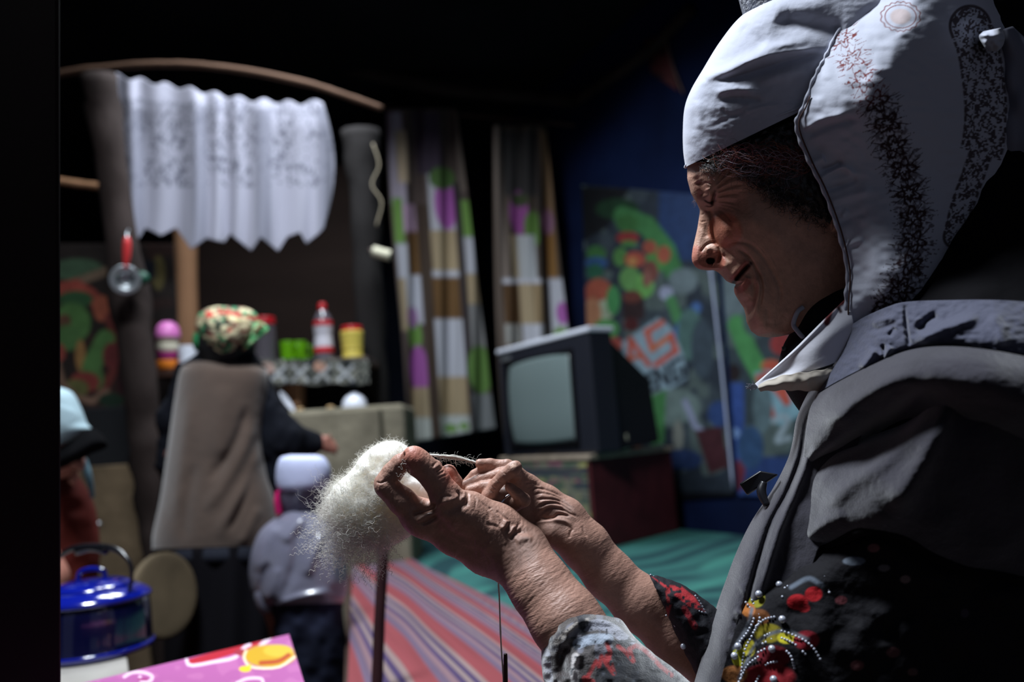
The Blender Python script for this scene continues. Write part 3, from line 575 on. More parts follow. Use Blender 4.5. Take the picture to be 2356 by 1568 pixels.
SR = [
 [E(2010,-60,58),E(2050,-62,74),E(2090,-64,88),E(2125,-66,92),E(2180,-66,84),E(2240,-60,66),E(2310,-40,36)],
 [E(1990,8,66),E(2030,2,80),E(2075,0,94),E(2118,0,101),E(2175,10,96),E(2245,20,80),E(2330,40,46)],
 [E(1929,69,78),E(1985,60,92),E(2045,58,106),E(2105,66,114),E(2170,75,106),E(2240,90,88),E(2345,110,50)],
 [E(1900,125,86),E(1950,122,100),E(2005,124,114),E(2060,130,122),E(2140,140,112),E(2235,150,94),E(2350,170,52)],
 [E(1875,170,90),E(1925,175,106),E(1975,182,118),E(2025,190,126),E(2120,200,114),E(2225,215,96),E(2355,235,55)],
 [E(1848,240,92),E(1895,242,106),E(1950,247,117),E(2010,252,124),E(2110,262,114),E(2222,275,96),E(2360,300,56)],
 [E(1829,289,90),E(1880,300,100),E(1940,310,108),E(2005,315,113),E(2110,330,108),E(2225,345,92),E(2350,370,56)],
 [E(1858,368,88),E(1910,376,92),E(1965,385,99),E(2025,392,103),E(2115,402,102),E(2215,418,88),E(2310,440,60)],
 [E(1893,440,86),E(1940,448,90),E(1990,456,98),E(2045,462,104),E(2115,470,104),E(2190,485,90),E(2270,510,62)],
 [E(1926,530,84),E(1965,538,92),E(2010,543,103),E(2055,548,111),E(2110,552,110),E(2160,560,98),E(2220,580,70)],
 [E(1946,618,84),E(1980,625,95),E(2015,630,108),E(2050,635,116),E(2085,640,117),E(2125,650,108),E(2170,665,86)],
 [E(1944,690,86),E(1970,694,94),E(2000,697,100),E(2030,700,106),E(2060,702,108),E(2090,708,106),E(2120,716,96)],
 [E(1940,775,84),E(1960,776,86),E(1980,777,88),E(2005,778,88),E(2030,779,88),E(2055,780,86),E(2080,784,84)]]
SCS = [([(1866,382),(1880,372),(1900,364)],9,4),([(1880,420),(1900,402),(1940,384),(1968,404)],7,3.5),([(1885,392),(1910,386),(1940,372)],6,-3.5),([(1890,440),(1930,428),(1975,410)],7,-3.0),
 ([(1850,320),(1880,300),(1920,284),(1980,272)],9,-3),([(1848,300),(1890,275),(1950,262)],8,2),([(1905,470),(1950,452),(2010,436)],10,2.5),([(1920,520),(1960,500),(2000,490)],8,-1.8),([(1930,580),(1960,560),(1990,548)],8,1.6),([(1936,500),(1950,480)],6,1.5)]
def scarf_fn(x, y, w_): return x+0, y, w_+.8*vn(x/22, y/14, 55)
scarf = sheet('head_scarf', SR, 400, 260, HD, M_scarf, woman, S=SCS, col=scarf_col, thick=2.5, fn=scarf_fn)
scarf['label'] = 'white head scarf with dark red embroidered flower band'
edge = cr(np.array([r[0] for r in SR[1:]], float), 90)
tube('stitched_edge', [P(a+2+.6*math.sin(i*1.1)+.5*math.sin(i*.37), b, HD-(c+1.0+.4*math.sin(i*1.3))/1000) for i, (a, b, c) in enumerate(edge)], [.0014+.0005*math.sin(i*1.7+math.sin(i*.3)) for i in range(90)], M_white, scarf, n=7, sub=2)
M_seam = mat('brown_seam', (70,48,44), .9)
tube('seam', [P(a+9, b, HD-(c+4.6)/1000) for a, b, c in edge[30:]], .0007, M_seam, scarf, n=6, sub=2)
tip_rows = [[E(1948,684,84),E(1890,740,86),E(1830,800,76),E(1775,850,58),E(1737,882,54)],
            [E(1962,730,92),E(1905,775,92),E(1850,818,84),E(1795,858,63),E(1741,888,56)],
            [E(1965,775,92),E(1915,806,92),E(1864,838,88),E(1808,870,72),E(1744,893,57)],
            [E(1960,812,88),E(1915,836,92),E(1868,852,88),E(1815,872,74),E(1747,896,58)]]
def plain(x, y): return paint(x, y, (206,206,216), [('s',smooth_line([(1944,692),(1928,700),(1912,712),(1902,742)]),7,(100,48,50)),('s',[(1922,694),(1934,716)],4,(60,36,40))], 3)
tipo = sheet('scarf_corner', tip_rows, 60, 110, HD, M_scarf, woman, col=plain, thick=3, S=[([(1740,884),(1830,806),(1944,690)],4,2.0)])
fold_rows = [[E(1745,884,62),E(1790,866,70),E(1830,858,84),E(1880,852,93),E(1930,840,90)],
             [E(1745,893,64),E(1790,884,74),E(1835,878,86),E(1880,874,94),E(1930,868,90)],
             [E(1750,900,58),E(1795,898,66),E(1835,898,78),E(1880,900,84),E(1930,905,66)]]
sheet('scarf_fold', fold_rows, 40, 90, HD, mat('scarf_back', (168,160,150), .9, .1), woman, thick=3, fn=lambda x, y, w_: (x, y+1.2*np.sin(x/6), w_+.8*vn(x/12, y/10, 5)))
tr = np.random.RandomState(2); K = 26; tt = np.linspace(0, 1, 8); tp_ = np.zeros((K, 8, 3))
for i in range(K):
    a = math.pi*1.07+tr.normal(0, .35); L = tr.uniform(10, 28); wv = tr.uniform(-5, 5)
    x = 1743+tt*L*math.cos(a); y = 890+tt*L*math.sin(a)*.8+wv*np.sin(tt*4); tp_[i] = P(x, y, HD-.057+tt*0)
fibres('tassel', tp_, np.full((K, 8), .0004), M_white, tipo)
# knotted end at the back of her head and a black mass over the nape
M_black = mat('black_cloth', (13,12,15), .95, .1, bump=.4, bs=90, bd=.002)
loft('scarf_knot', [(2262,72,2302,64,40,10),(2252,84,2312,82,40,18),(2262,104,2308,104,40,16),(2272,118,2296,118,40,8)], 30, 30, HD-.06, M_white, scarf, fn=lambda x, y, w_: (x, y, w_+3*vn(x/9, y/9, 3)))
loft('scarf_tail', [(2298,70,2330,60,20,14),(2300,140,2390,120,10,26),(2300,240,2440,220,5,30),(2290,320,2460,320,5,30),(2300,375,2440,390,5,20)], 50, 40, HD-.04, mat('grey_scarf', (120,122,136), .9, .1), scarf, fn=lambda x, y, w_: (x, y, w_+4*vn(x/30, y/50, 9)))
loft('black_mass', [(2130,-60,2420,-80,-10,60),(2132,0,2440,0,-10,70),(2140,120,2460,120,-15,72),(2170,300,2500,300,-15,75),(2180,450,2540,430,0,90),(2130,570,2600,560,20,110),(2060,680,2660,680,40,130),(2010,760,2700,800,50,150)], 60, 60, HD, M_black, woman, fn=lambda x, y, w_: (x, y, w_+4*vn(x/50, y/40, 19)))
# inner collar
M_navy = mat('black_collar', (16,16,22), .8, .2, bump=.6, bs=300, bd=.001)
loft('collar', [(1868,640,2060,620,-5,50),(1842,680,2080,660,0,56),(1828,716,2080,700,4,60),(1822,756,2090,760,6,64),(1800,800,2110,800,8,70),(1790,860,2100,860,8,74),(1818,915,2080,930,0,66),(1850,960,2080,970,0,60),(1880,1000,2080,1000,0,50)], 60, 70, HD, M_navy, woman)
tube('collar_piping', [P(*p) for p in [(1848,706,.735),(1836,716,.735),(1828,734,.737),(1826,748,.738),(1834,760,.734),(1844,772,.731),(1856,782,.728)]], .0022, M_white, woman, n=8)
tube('button', [P(1806,797,.75), P(1806,806,.75)], .003, mat('dark_button', (60,70,66), .3, .6), woman, n=8, sub=3)
# ------------------------------------------------------------------ her fleece, dress and cuffs
M_fleece = mat('charcoal_fleece', (46,44,53), .95, .1, bump=.4, bs=700, fuzz=.5, var=.2, vs=30, bd=.0012)
M_yoke = mat('padded_yoke', (64,66,84), .8, .2, bump=.5, bs=240, fuzz=.3, bd=.0015)
# front panel: from the collar down to the frame's foot
FR = [
 [E(1958,742,70),E(1975,742,82),E(2000,742,96),E(2030,744,108),E(2070,750,122)],
 [E(1902,832,66),E(1925,834,84),E(1950,836,98),E(1980,838,110),E(2030,840,126)],
 [E(1858,905,62),E(1880,908,84),E(1905,912,96),E(1945,916,110),E(2010,920,128)],
 [E(1832,965,58),E(1850,968,80),E(1872,970,92),E(1915,975,104),E(1990,980,124)],
 [E(1818,1040,56),E(1832,1044,78),E(1850,1046,88),E(1885,1050,100),E(1960,1056,120)],
 [E(1780,1120,56),E(1800,1124,78),E(1825,1128,90),E(1860,1130,98),E(1930,1136,116)],
 [E(1728,1200,58),E(1752,1206,84),E(1785,1210,98),E(1830,1214,104),E(1900,1220,118)],
 [E(1690,1280,62),E(1716,1284,90),E(1756,1290,104),E(1800,1295,108),E(1870,1300,120)],
 [E(1662,1360,66),E(1690,1364,96),E(1728,1370,110),E(1770,1376,112),E(1850,1384,122)],
 [E(1638,1440,70),E(1664,1446,100),E(1700,1452,114),E(1745,1458,114),E(1830,1466,124)],
 [E(1600,1560,74),E(1630,1566,104),E(1672,1572,118),E(1720,1578,116),E(1810,1584,126)],
 [E(1575,1660,76),E(1606,1666,106),E(1650,1672,120),E(1700,1678,116),E(1790,1684,128)]]
FRS = [([(1880,902),(1856,970),(1842,1050),(1812,1130),(1775,1200),(1745,1290),(1716,1400),(1680,1568)],7,-6),([(1896,900),(1872,970),(1856,1060),(1830,1130),(1796,1210),(1768,1300),(1740,1400)],9,5),
 ([(1690,1400),(1712,1424),(1724,1450)],5,3.5),([(1684,1420),(1706,1450),(1716,1480)],5,-3),([(1676,1460),(1700,1482),(1716,1510)],5,3),([(1668,1500),(1694,1520),(1708,1546)],5,-3),([(1700,1340),(1716,1370),(1722,1400)],5,2)]
fleece = sheet('fleece_jacket', FR, 240, 70, HD, M_fleece, woman, S=FRS, thick=4, fn=lambda x, y, w_: (x, y, w_+.3*vn(x/7, y/9, 71)+1.0*vn(x/30, y/40, 72)))
# far half of the jacket, behind
loft('jacket_body', [(1985,735,2600,700,-40,100),(1905,850,2650,850,-50,130),(1840,960,2700,960,-50,150),(1805,1080,2700,1080,-50,150),(1735,1200,2700,1200,-50,140),(1668,1340,2700,1340,-50,140),(1610,1520,2700,1520,-50,150),(1560,1700,2700,1700,-50,160)], 60, 70, HD+.0, M_fleece, woman, e=.9)
# padded yoke over the shoulder
YK = [
 [E(1962,745,92),E(1990,728,104),E(2040,706,128),E(2085,694,142),E(2180,690,162),E(2300,690,184),E(2450,700,190)],
 [E(1952,775,92),E(1985,757,108),E(2036,738,134),E(2084,728,150),E(2180,722,172),E(2300,722,196),E(2450,735,200)],
 [E(1936,815,94),E(1970,800,112),E(2030,776,140),E(2086,764,156),E(2180,752,180),E(2300,754,206),E(2450,770,208)],
 [E(1915,850,94),E(1950,838,112),E(2020,812,140),E(2090,790,160),E(2180,775,184),E(2300,782,212),E(2450,800,214)],
 [E(1880,905,88),E(1925,878,108),E(2000,840,136),E(2090,806,156),E(2180,792,182),E(2300,805,212),E(2450,830,216)]]
YS = [([(2082,700),(2084,740),(2092,800)],4.5,-5),([(2052,795),(2040,812),(2030,826)],9,7),([(2014,800),(1998,826),(1980,850)],10,7),([(2030,790),(2034,812),(2026,836)],4,-6),([(2110,765),(2130,740),(2160,722)],10,-6),
 ([(2100,795),(2140,770),(2200,745),(2260,725)],13,7),([(2005,745),(2030,735),(2060,728)],7,2.5),([(1994,762),(2030,754),(2064,744)],6,-2.5),([(2060,752),(2044,775)],6,-3),([(2110,730),(2124,745)],6,3),([(2280,720),(2300,760),(2310,800)],16,5)]
sheet('yoke', YK, 90, 180, HD, M_yoke, woman, S=YS, thick=4, fn=lambda x, y, w_: (x, y, w_+.8*vn(x/12, y/9, 75)))
# chest fold and sleeve of the near arm
UP = [
 [E(1878,908,90),E(1925,880,114),E(2000,842,142),E(2088,806,166),E(2180,796,194),E(2300,808,220),E(2450,840,225)],
 [E(1862,945,92),E(1905,915,120),E(1980,875,154),E(2070,840,182),E(2165,828,210),E(2290,845,236),E(2450,880,240)],
 [E(1853,1000,92),E(1895,972,124),E(1965,930,158),E(2055,890,186),E(2150,872,214),E(2280,890,240),E(2450,930,246)],
 [E(1850,1050,90),E(1890,1028,118),E(1950,990,142),E(2030,950,160),E(2115,915,184),E(2250,935,222),E(2450,980,236)],
 [E(1853,1092,80),E(1880,1056,98),E(1930,1032,110),E(2010,1000,118),E(2100,960,142),E(2230,985,192),E(2450,1040,220)]]
US = [([(1900,990),(1960,930),(2040,880),(2120,850)],26,8),([(1856,1085),(1864,1050),(1880,1030)],8,2),([(1975,1000),(2050,960),(2130,900)],16,-6)]
sheet('chest_fold', UP, 120, 180, HD, M_fleece, woman, S=US, thick=5, fn=lambda x, y, w_: (x, y, w_+.25*vn(x/9, y/9, 73)+2.0*vn(x/60, y/40, 74)))
LW = [
 [E(1872,1060,84),E(1925,1034,104),E(2005,1002,116),E(2095,965,132),E(2170,900,176),E(2280,900,212),E(2460,960,220)],
 [E(1858,1110,86),E(1905,1076,116),E(1985,1036,140),E(2075,1000,164),E(2150,960,188),E(2270,970,210),E(2460,1040,214)],
 [E(1843,1165,84),E(1890,1130,118),E(1965,1090,150),E(2055,1058,180),E(2130,1040,196),E(2250,1060,206),E(2460,1120,206)],
 [E(1830,1215,82),E(1875,1190,116),E(1945,1156,150),E(2035,1130,184),E(2110,1125,194),E(2230,1150,196),E(2460,1200,196)],
 [E(1822,1258,80),E(1865,1238,112),E(1935,1206,146),E(2020,1180,178),E(2100,1190,186),E(2215,1225,186),E(2460,1270,186)],
 [E(1820,1292,72),E(1865,1272,100),E(1930,1244,132),E(2000,1217,164),E(2090,1238,172),E(2200,1300,172),E(2460,1350,176)]]
LS = [([(1880,1190),(1960,1110),(2060,1040),(2140,960)],22,6),([(2040,1180),(2100,1100),(2150,1000),(2190,900)],30,11),([(1850,1240),(1900,1200),(1950,1180)],14,3)]
sheet('sleeve', LW, 160, 190, HD, M_fleece, woman, S=LS, thick=8, fn=lambda x, y, w_: (x, y, w_+.25*vn(x/9, y/9, 76)+2.2*vn(x/70, y/50, 77)))
tube('sleeve_hem', [P(x, y, HD-(w_-2)/1000) for x, y, w_ in LW[-1]], .004, M_black, woman)
# zip tag on the jacket's edge
M_tag = mat('black_rubber', (24,24,30), .35, .5)
hexa('zip_tag', [P(1700,1112,.720), P(1748,1082,.718), P(1790,1090,.712), P(1718,1138,.720)], [P(1702,1114,.725), P(1750,1084,.723), P(1792,1092,.717), P(1720,1140,.725)], M_tag, woman, .0012)
tube('zip_pull', [P(1758,1108,.716), P(1752,1132,.714), P(1764,1162,.708)], [.003,.0045,.003], M_tag, woman, n=8)
# dress below the sleeve, with embroidery and beads
def dress_col(x, y):
    c = paint(x, y, (16,15,20), [
     ('e',1835,1384,24,18,(150,20,28)),('e',1872,1366,20,17,(150,20,28)),('e',1850,1398,14,10,(120,16,24)),('e',1740,1375,20,22,(120,116,28)),('e',1745,1420,26,20,(96,56,26)),('e',1768,1456,32,22,(116,106,24)),('e',1722,1402,16,16,(150,90,40)),
     ('e',1700,1510,16,22,(170,168,40)),('e',1724,1490,14,20,(160,150,40)),('e',1810,1466,22,14,(180,170,40)),('e',1855,1472,30,22,(120,24,36)),('e',1780,1510,38,26,(90,16,26)),('e',1770,1556,60,30,(110,18,26)),('e',1690,1550,30,20,(140,90,50)),
     ('e',2010,1260,14,10,(110,72,74)),('e',1965,1290,26,10,(96,104,116)),('e',2034,1306,14,8,(96,90,92)),('e',2083,1332,12,9,(104,88,88)),('e',1935,1380,14,10,(88,42,48)),('e',2055,1500,16,12,(84,54,56)),('e',1972,1530,16,12,(92,56,58)),('e',2100,1545,12,9,(80,60,60)),('e',2220,1410,10,10,(56,48,60)),
     ('s',smooth_line([(1700,1560),(1740,1480),(1800,1450),(1860,1470)]),4,(88,92,100)),('s',smooth_line([(1690,1490),(1720,1440),(1730,1400)]),4,(92,96,104)),('s',smooth_line([(1820,1350),(1860,1330),(1890,1345)]),5,(84,92,104))], 4)
    return c
DR = [
 [E(1795,1270,70),E(1850,1262,92),E(1930,1235,120),E(2000,1212,140),E(2100,1228,150),E(2250,1290,150),E(2500,1330,140)],
 [E(1765,1330,98),E(1825,1322,116),E(1900,1305,134),E(1980,1295,148),E(2090,1300,156),E(2250,1340,154),E(2500,1370,150)],
 [E(1722,1380,108),E(1790,1378,124),E(1870,1375,138),E(1960,1372,150),E(2080,1372,158),E(2250,1390,156),E(2500,1410,150)],
 [E(1695,1440,112),E(1765,1442,130),E(1850,1444,144),E(1950,1444,154),E(2080,1444,160),E(2250,1450,158),E(2500,1460,150)],
 [E(1672,1510,116),E(1745,1514,134),E(1835,1516,148),E(1940,1516,158),E(2080,1516,162),E(2250,1520,158),E(2500,1530,150)],
 [E(1650,1600,118),E(1725,1604,136),E(1820,1606,150),E(1930,1606,160),E(2080,1606,164),E(2250,1610,160),E(2500,1620,150)]]
M_dress = mat('black_velvet', (20,20,24), .85, .2, vc=True, bump=.5, bs=200, bd=.002)
dress = sheet('dress', DR, 170, 330, HD, M_dress, woman, col=dress_col, thick=4, fn=lambda x, y, w_: (x, y, w_+4*vn(x/50, y/40, 81)+.3*vn(x/12, y/12, 82)))
dress['label'] = 'black velvet dress embroidered with red and yellow flowers'
DG = np.array(DR, float)
def dressw(x, y):
    q = DG.reshape(-1, 3); d = (q[:, 0]-x)**2+(q[:, 1]-y)**2; i = np.argsort(d)[:4]; wgt = 1/(d[i]+1); return float((q[i, 2]*wgt).sum()/wgt.sum())
def beads(name, lines, r, m, parent, dep, step=9, lab=None):
    V, F = [], []; n0 = 0
    ico = np.array([(0,0,-1),(.72,-.53,-.45),(-.28,-.85,-.45),(-.89,0,-.45),(-.28,.85,-.45),(.72,.53,-.45),(.28,-.85,.45),(-.72,-.53,.45),(-.72,.53,.45),(.28,.85,.45),(.89,0,.45),(0,0,1)])
    fi = [(0,1,2),(1,0,5),(0,2,3),(0,3,4),(0,4,5),(1,5,10),(2,1,6),(3,2,7),(4,3,8),(5,4,9),(1,10,6),(2,6,7),(3,7,8),(4,8,9),(5,9,10),(6,10,11),(7,6,11),(8,7,11),(9,8,11),(10,9,11)]
    for ln in lines:
        pts = smooth_line(ln, 60) if len(ln) > 1 else ln; acc = 0; last = pts[0]; out = [pts[0]]
        for p in pts[1:]:
            if math.hypot(p[0]-last[0], p[1]-last[1]) >= step: out.append(p); last = p
        for p in out:
            V.append(P(p[0], p[1], dep(p[0], p[1]))+ico*r); F += [tuple(a[k]+n0 for k in (0, 2, 1)) for a in fi]; n0 += 12
    o = mesh(name, np.concatenate(V), F, m, parent); 
    if lab: o['label'] = lab
    return o
M_bead = mat('silver_bead', (176,180,194), .25, .7, metal=.3)
dd = lambda x, y: HD-(dressw(x, y)+3)/1000
b_ = beads('bead_trim', [[(1716,1385),(1735,1415),(1722,1450),(1700,1480),(1690,1520)],[(1730,1380),(1748,1420),(1730,1462),(1712,1500),(1705,1560)],[(1760,1462),(1790,1450),(1830,1462),(1866,1484),(1890,1520)],[(1755,1480),(1790,1466),(1830,1482),(1856,1508)],[(1745,1500),(1780,1486),(1815,1502),(1830,1540)],
  [(1806,1352),(1830,1338),(1862,1328),(1895,1338),(1910,1366)],[(1800,1372),(1816,1362)],[(1846,1330),(1870,1318),(1900,1326)],[(1740,1440),(1760,1424),(1784,1418)],[(1700,1568),(1720,1530),(1745,1510)],[(1740,1568),(1760,1530),(1790,1520)]], .0012, M_bead, dress, dd, step=6.5)
b_['kind'] = 'stuff'
for p in [(1746,1366),(1793,1344),(1698,1486),(1690,1508),(1776,1492),(1780,1562),(1800,1424)]:
    ball('rhinestone', P(p[0], p[1], dd(*p)-.002), .0030, M_bead, dress, n=8)
# near cuff: worn plush with grey, white and black marks
def cuff_col(x, y):
    c = paint(x, y, (84,79,79), [('n',22,40,.15,91,(108,108,118)),('n',18,40,.35,92,(48,44,50)),
     ('s',smooth_line([(1352,1440),(1380,1436),(1410,1446),(1450,1480)]),12,(156,158,172)),('s',smooth_line([(1262,1462),(1300,1430),(1340,1412)]),9,(80,74,72)),('s',smooth_line([(1280,1478),(1316,1444),(1350,1426)]),6,(150,142,136)),('e',1340,1412,18,10,(30,30,38)),('s',[(1336,1410),(1340,1440)],9,(28,28,36)),
     ('s',smooth_line([(1330,1480),(1360,1470),(1400,1468)]),12,(150,160,176)),('p',[(1395,1500),(1430,1470),(1500,1500),(1600,1560),(1620,1700),(1350,1700),(1368,1560)],(18,20,28)),('e',1300,1530,30,44,(48,38,38)),('s',[(1324,1510),(1320,1600)],9,(190,184,184)),('s',[(1255,1500),(1262,1560),(1280,1700)],10,(150,152,166)),
     ('s',[(1345,1568),(1372,1520),(1378,1532),(1384,1508),(1398,1530),(1412,1548),(1404,1520),(1396,1508)],5,(138,34,38)),('s',[(1396,1480),(1404,1500),(1398,1520)],5,(138,34,38)),('s',[(1422,1486),(1434,1494),(1446,1506),(1457,1520),(1448,1492),(1464,1484),(1480,1492),(1500,1510),(1520,1532),(1545,1552)],5,(138,36,40)),('s',[(1345,1560),(1362,1568),(1366,1600)],7,(150,34,38)),
     ('n',9,9,.62,93,(50,54,62))], 2.5)
    return c
M_plush = mat('plush', (90,90,90), .95, .1, vc=True, bump=.7, bs=700, fuzz=.8, bd=.0012)
CU = [(1262,1476,1404,1418,64,33),(1250,1484,1428,1424,66,37),(1245,1500,1446,1446,68,40),(1246,1530,1466,1470,72,42),(1252,1566,1496,1496,76,44),(1270,1620,1540,1530,82,48),(1310,1720,1620,1590,95,55),(1420,1860,1760,1680,120,62)]
def cuff_fn(x, y, w_): return x+1.2*vn(x/14, y/14, 95), y+1.2*vn(x/16, y/13, 96), w_+1.2*vn(x/16, y/12, 97)+2.0*np.sin((x*.66+y*.75)/14)*sm(2060, 1990, x*.66+y*.75)
def cuff_fn2(x, y, w_):
    x, y, w_ = cuff_fn(x, y, w_); t = x*.66+y*.75; s_q = (x-x[:, :1])*.75-(y-y[:, :1])*.66; mx_ = s_q.max(1, keepdims=True); mn_ = s_q.min(1, keepdims=True); q_ = 2*(s_q-mn_)/(mx_-mn_)-1
    k_ = 34*(1-q_**2)*np.linspace(1, 0, x.shape[0])[:, None]**2; return x-.66*k_, y-.75*k_, w_
cuff = loft('near_cuff', CU, 220, 320, HD, M_plush, woman, col=cuff_col, fn=cuff_fn2, S=[([(1262,1480),(1290,1440),(1340,1410),(1400,1416)],5,2.5),([(1275,1486),(1300,1452),(1345,1424),(1400,1432)],4,-2.5),([(1300,1500),(1330,1460),(1380,1440)],7,2.5),([(1320,1600),(1322,1540),(1345,1500)],8,3),([(1296,1560),(1300,1520),(1320,1490)],10,-4)])
cuff['label'] = 'grey, white and black plush cuff with jagged red marks'
fu = np.random.RandomState(4); K = 700; tt = np.linspace(0, 1, 4); fp = np.zeros((K, 4, 3)); fc = np.zeros((K, 3))
top_edge = cr(np.array([(1248,1500),(1256,1474),(1290,1432),(1336,1408),(1380,1404),(1420,1418),(1440,1438),(1470,1468),(1510,1500),(1560,1540)], float), 200)
for i in range(K):
    p = top_edge[fu.randint(200)]; nx, ny = (p[0]-1380), (p[1]-1560); L = math.hypot(nx, ny); a = math.atan2(ny, nx)+fu.normal(0, .5); l = fu.uniform(2, 5); off = fu.uniform(-12, -3)
    fp[i] = P(p[0]+nx/L*off+np.cos(a)*l*tt, p[1]+ny/L*off+np.sin(a)*l*tt, HD-.074-(.02*min(1, -off/10) if off < 0 else 0)+tt*0)
    fc[i] = lin([(190,190,200), (90,90,96), (150,146,146)][fu.randint(3)])
pass
# far cuff
def far_col(x, y):
    return paint(x, y, (20,20,26), [('p',[(1500,1326),(1530,1344),(1568,1348),(1598,1372),(1620,1404),(1585,1394),(1556,1372),(1535,1356)],(146,38,44)),('s',[(1536,1360),(1540,1390),(1532,1420)],5,(120,36,40)),('s',smooth_line([(1575,1400),(1590,1426),(1598,1440)]),7,(110,26,34)),('n',7,7,.35,98,(30,26,32))], 2.5)
FC = [(1540,1420,1494,1322,28,24),(1544,1434,1512,1324,28,29),(1552,1452,1540,1332,30,33),(1566,1480,1580,1350,32,36),(1590,1530,1640,1392,34,40),(1640,1640,1740,1480,40,48),(1700,1760,1840,1580,45,52)]
fcuff = loft('far_cuff', FC, 120, 200, HD, mat('velvet_cuff', (30,30,30), .85, .2, vc=True, bump=.6, bs=500, bd=.0012), woman, col=far_col, fn=lambda x, y, w_: (x+1.5*vn(x/12, y/12, 1), y+1.5*vn(x/11, y/12, 5), w_+1.5*vn(x/14, y/14, 6)))
fcuff['label'] = 'black velvet cuff with a red petal and silver beads'
fd = lambda x, y: HD-.030-.032*sm(1520, 1600, x)
beads('bead_trim', [[(1497,1322),(1510,1330),(1530,1350),(1538,1372),(1540,1400),(1530,1420)],[(1556,1380),(1574,1396),(1592,1400),(1618,1408)],[(1548,1364),(1560,1388),(1590,1420),(1598,1450)],[(1600,1370),(1612,1388),(1624,1410)]], .0011, M_bead, fcuff, lambda x, y: fd(x, y)-.003, step=7)['kind'] = 'stuff'
for p in [(1552,1356),(1582,1412),(1556,1436),(1572,1486)]: ball('rhinestone', P(p[0], p[1], fd(*p)-.006), .0026, M_bead, fcuff, n=8)
# ring on her far hand
M_silver = mat('silver', (200,205,215), .2, .8, metal=1)
ring_c = P(1166,1158,.772)
ta = np.linspace(0, 2*np.pi, 17); tube('ring', [ring_c+.0095*(math.cos(a)*(fw*.5+rt*.5)/.71+math.sin(a)*(up*.8+rt*.4)/.9) for a in ta], .0016, M_silver, woman, n=8, sub=2)

# ------------------------------------------------------------------ wool, yarn and spindle
M_wool = mat('raw_wool', (238,234,224), .9, .1, bump=.5, bs=260, fuzz=.3, bd=.002)
M_wool.node_tree.nodes['Principled BSDF'].inputs['Subsurface Weight'].default_value = .8; M_wool.node_tree.nodes['Principled BSDF'].inputs['Subsurface Radius'].default_value = (1, .95, .88)
M_wool.node_tree.nodes['Principled BSDF'].inputs['Subsurface Scale'].default_value = .03
Wb = Body(.0022)
for a in [(880,1088,.80,27),(908,1058,.80,15),(835,1150,.80,29),(870,1185,.80,27),(905,1130,.785,20),(800,1165,.80,20),(885,1215,.80,17),(900,1062,.80,14),(960,1120,.79,11),(985,1130,.785,10),(925,1200,.79,14)]:
    Wb.cone(P(*a[:3]), P(a[0]+1, a[1], a[2]), a[3]/1000, a[3]/1000, .016)
wool = body_mesh('wool_tuft', Wb, M_wool, it=4, fn=lambda x, y, d, V: 2.2*vn(x/16, y/16, 101)+1.2*vn(x/6, y/6, 102))
tag(wool, 'fluffy white tuft of raw wool pinched in her near hand', 'wool')
WV = np.array([v.co[:] for v in wool.data.vertices]); wx, wy, wd = proj(WV); wc = np.array([865., 1150.])
R = np.random.RandomState(21); K = 6500; Mn = 12; tt = np.linspace(0, 1, Mn); sel = np.where((wd < .80) | (np.hypot(wx-865, wy-1150) > 62))[0]; sel = sel[wx[sel] < 935]
ii = sel[R.randint(len(sel), size=K)]; x0 = wx[ii]; y0 = wy[ii]; d0_ = wd[ii]
left = np.clip((905-x0)/120, 0, 1); low = np.clip((y0-1090)/110, 0, 1)
flat = R.rand(K) < .45
ang = np.where(flat, R.uniform(0, 6.28, K), np.arctan2(y0-1060, x0-950)+R.normal(0, .7, K))
L = (10+R.gamma(1.6, 1, K)*24*(.18+.82*left*(.35+.65*low)))
L = np.minimum(L, 130); L[(y0 < 1100) | (x0 > 880)] *= .3; L = np.where(flat, R.uniform(8, 26, K), L)
kx = R.normal(0, 1.6, K); ph = R.uniform(0, 6.28, K); fq = R.uniform(.7, 2.2, K)*L/7; am = R.uniform(.5, 1.7, K)
a_ = ang[:, None]+kx[:, None]*tt*.9+am[:, None]*np.sin(ph[:, None]+fq[:, None]*tt)
X = x0[:, None]+np.cumsum(np.cos(a_), 1)*(L/Mn)[:, None]; Y = y0[:, None]+np.cumsum(np.sin(a_), 1)*(L/Mn)[:, None]
Dp = d0_[:, None]+np.where(flat, -.004, R.normal(0, .012, K)*(L/50).clip(0, 2))[:, None]*np.sin(tt*1.6)-.001
M_fib = mat('wool_fibre', (244,242,236), .7, .2)
nt = M_fib.node_tree; tl = nt.nodes.new('ShaderNodeBsdfTranslucent'); tl.inputs[0].default_value = (.92, .9, .86, 1); mx = nt.nodes.new('ShaderNodeMixShader'); mx.inputs[0].default_value = .5
nt.links.new(nt.nodes['Principled BSDF'].outputs[0], mx.inputs[1]); nt.links.new(tl.outputs[0], mx.inputs[2]); nt.links.new(mx.outputs[0], nt.nodes['Material Output'].inputs[0])
wf = fibres('fibre_halo', P(X, Y, Dp), (np.where(R.rand(K) < .12, .00017, .0001)[:, None]*(1-.45*tt)), M_fib, wool); wf['kind'] = 'stuff'
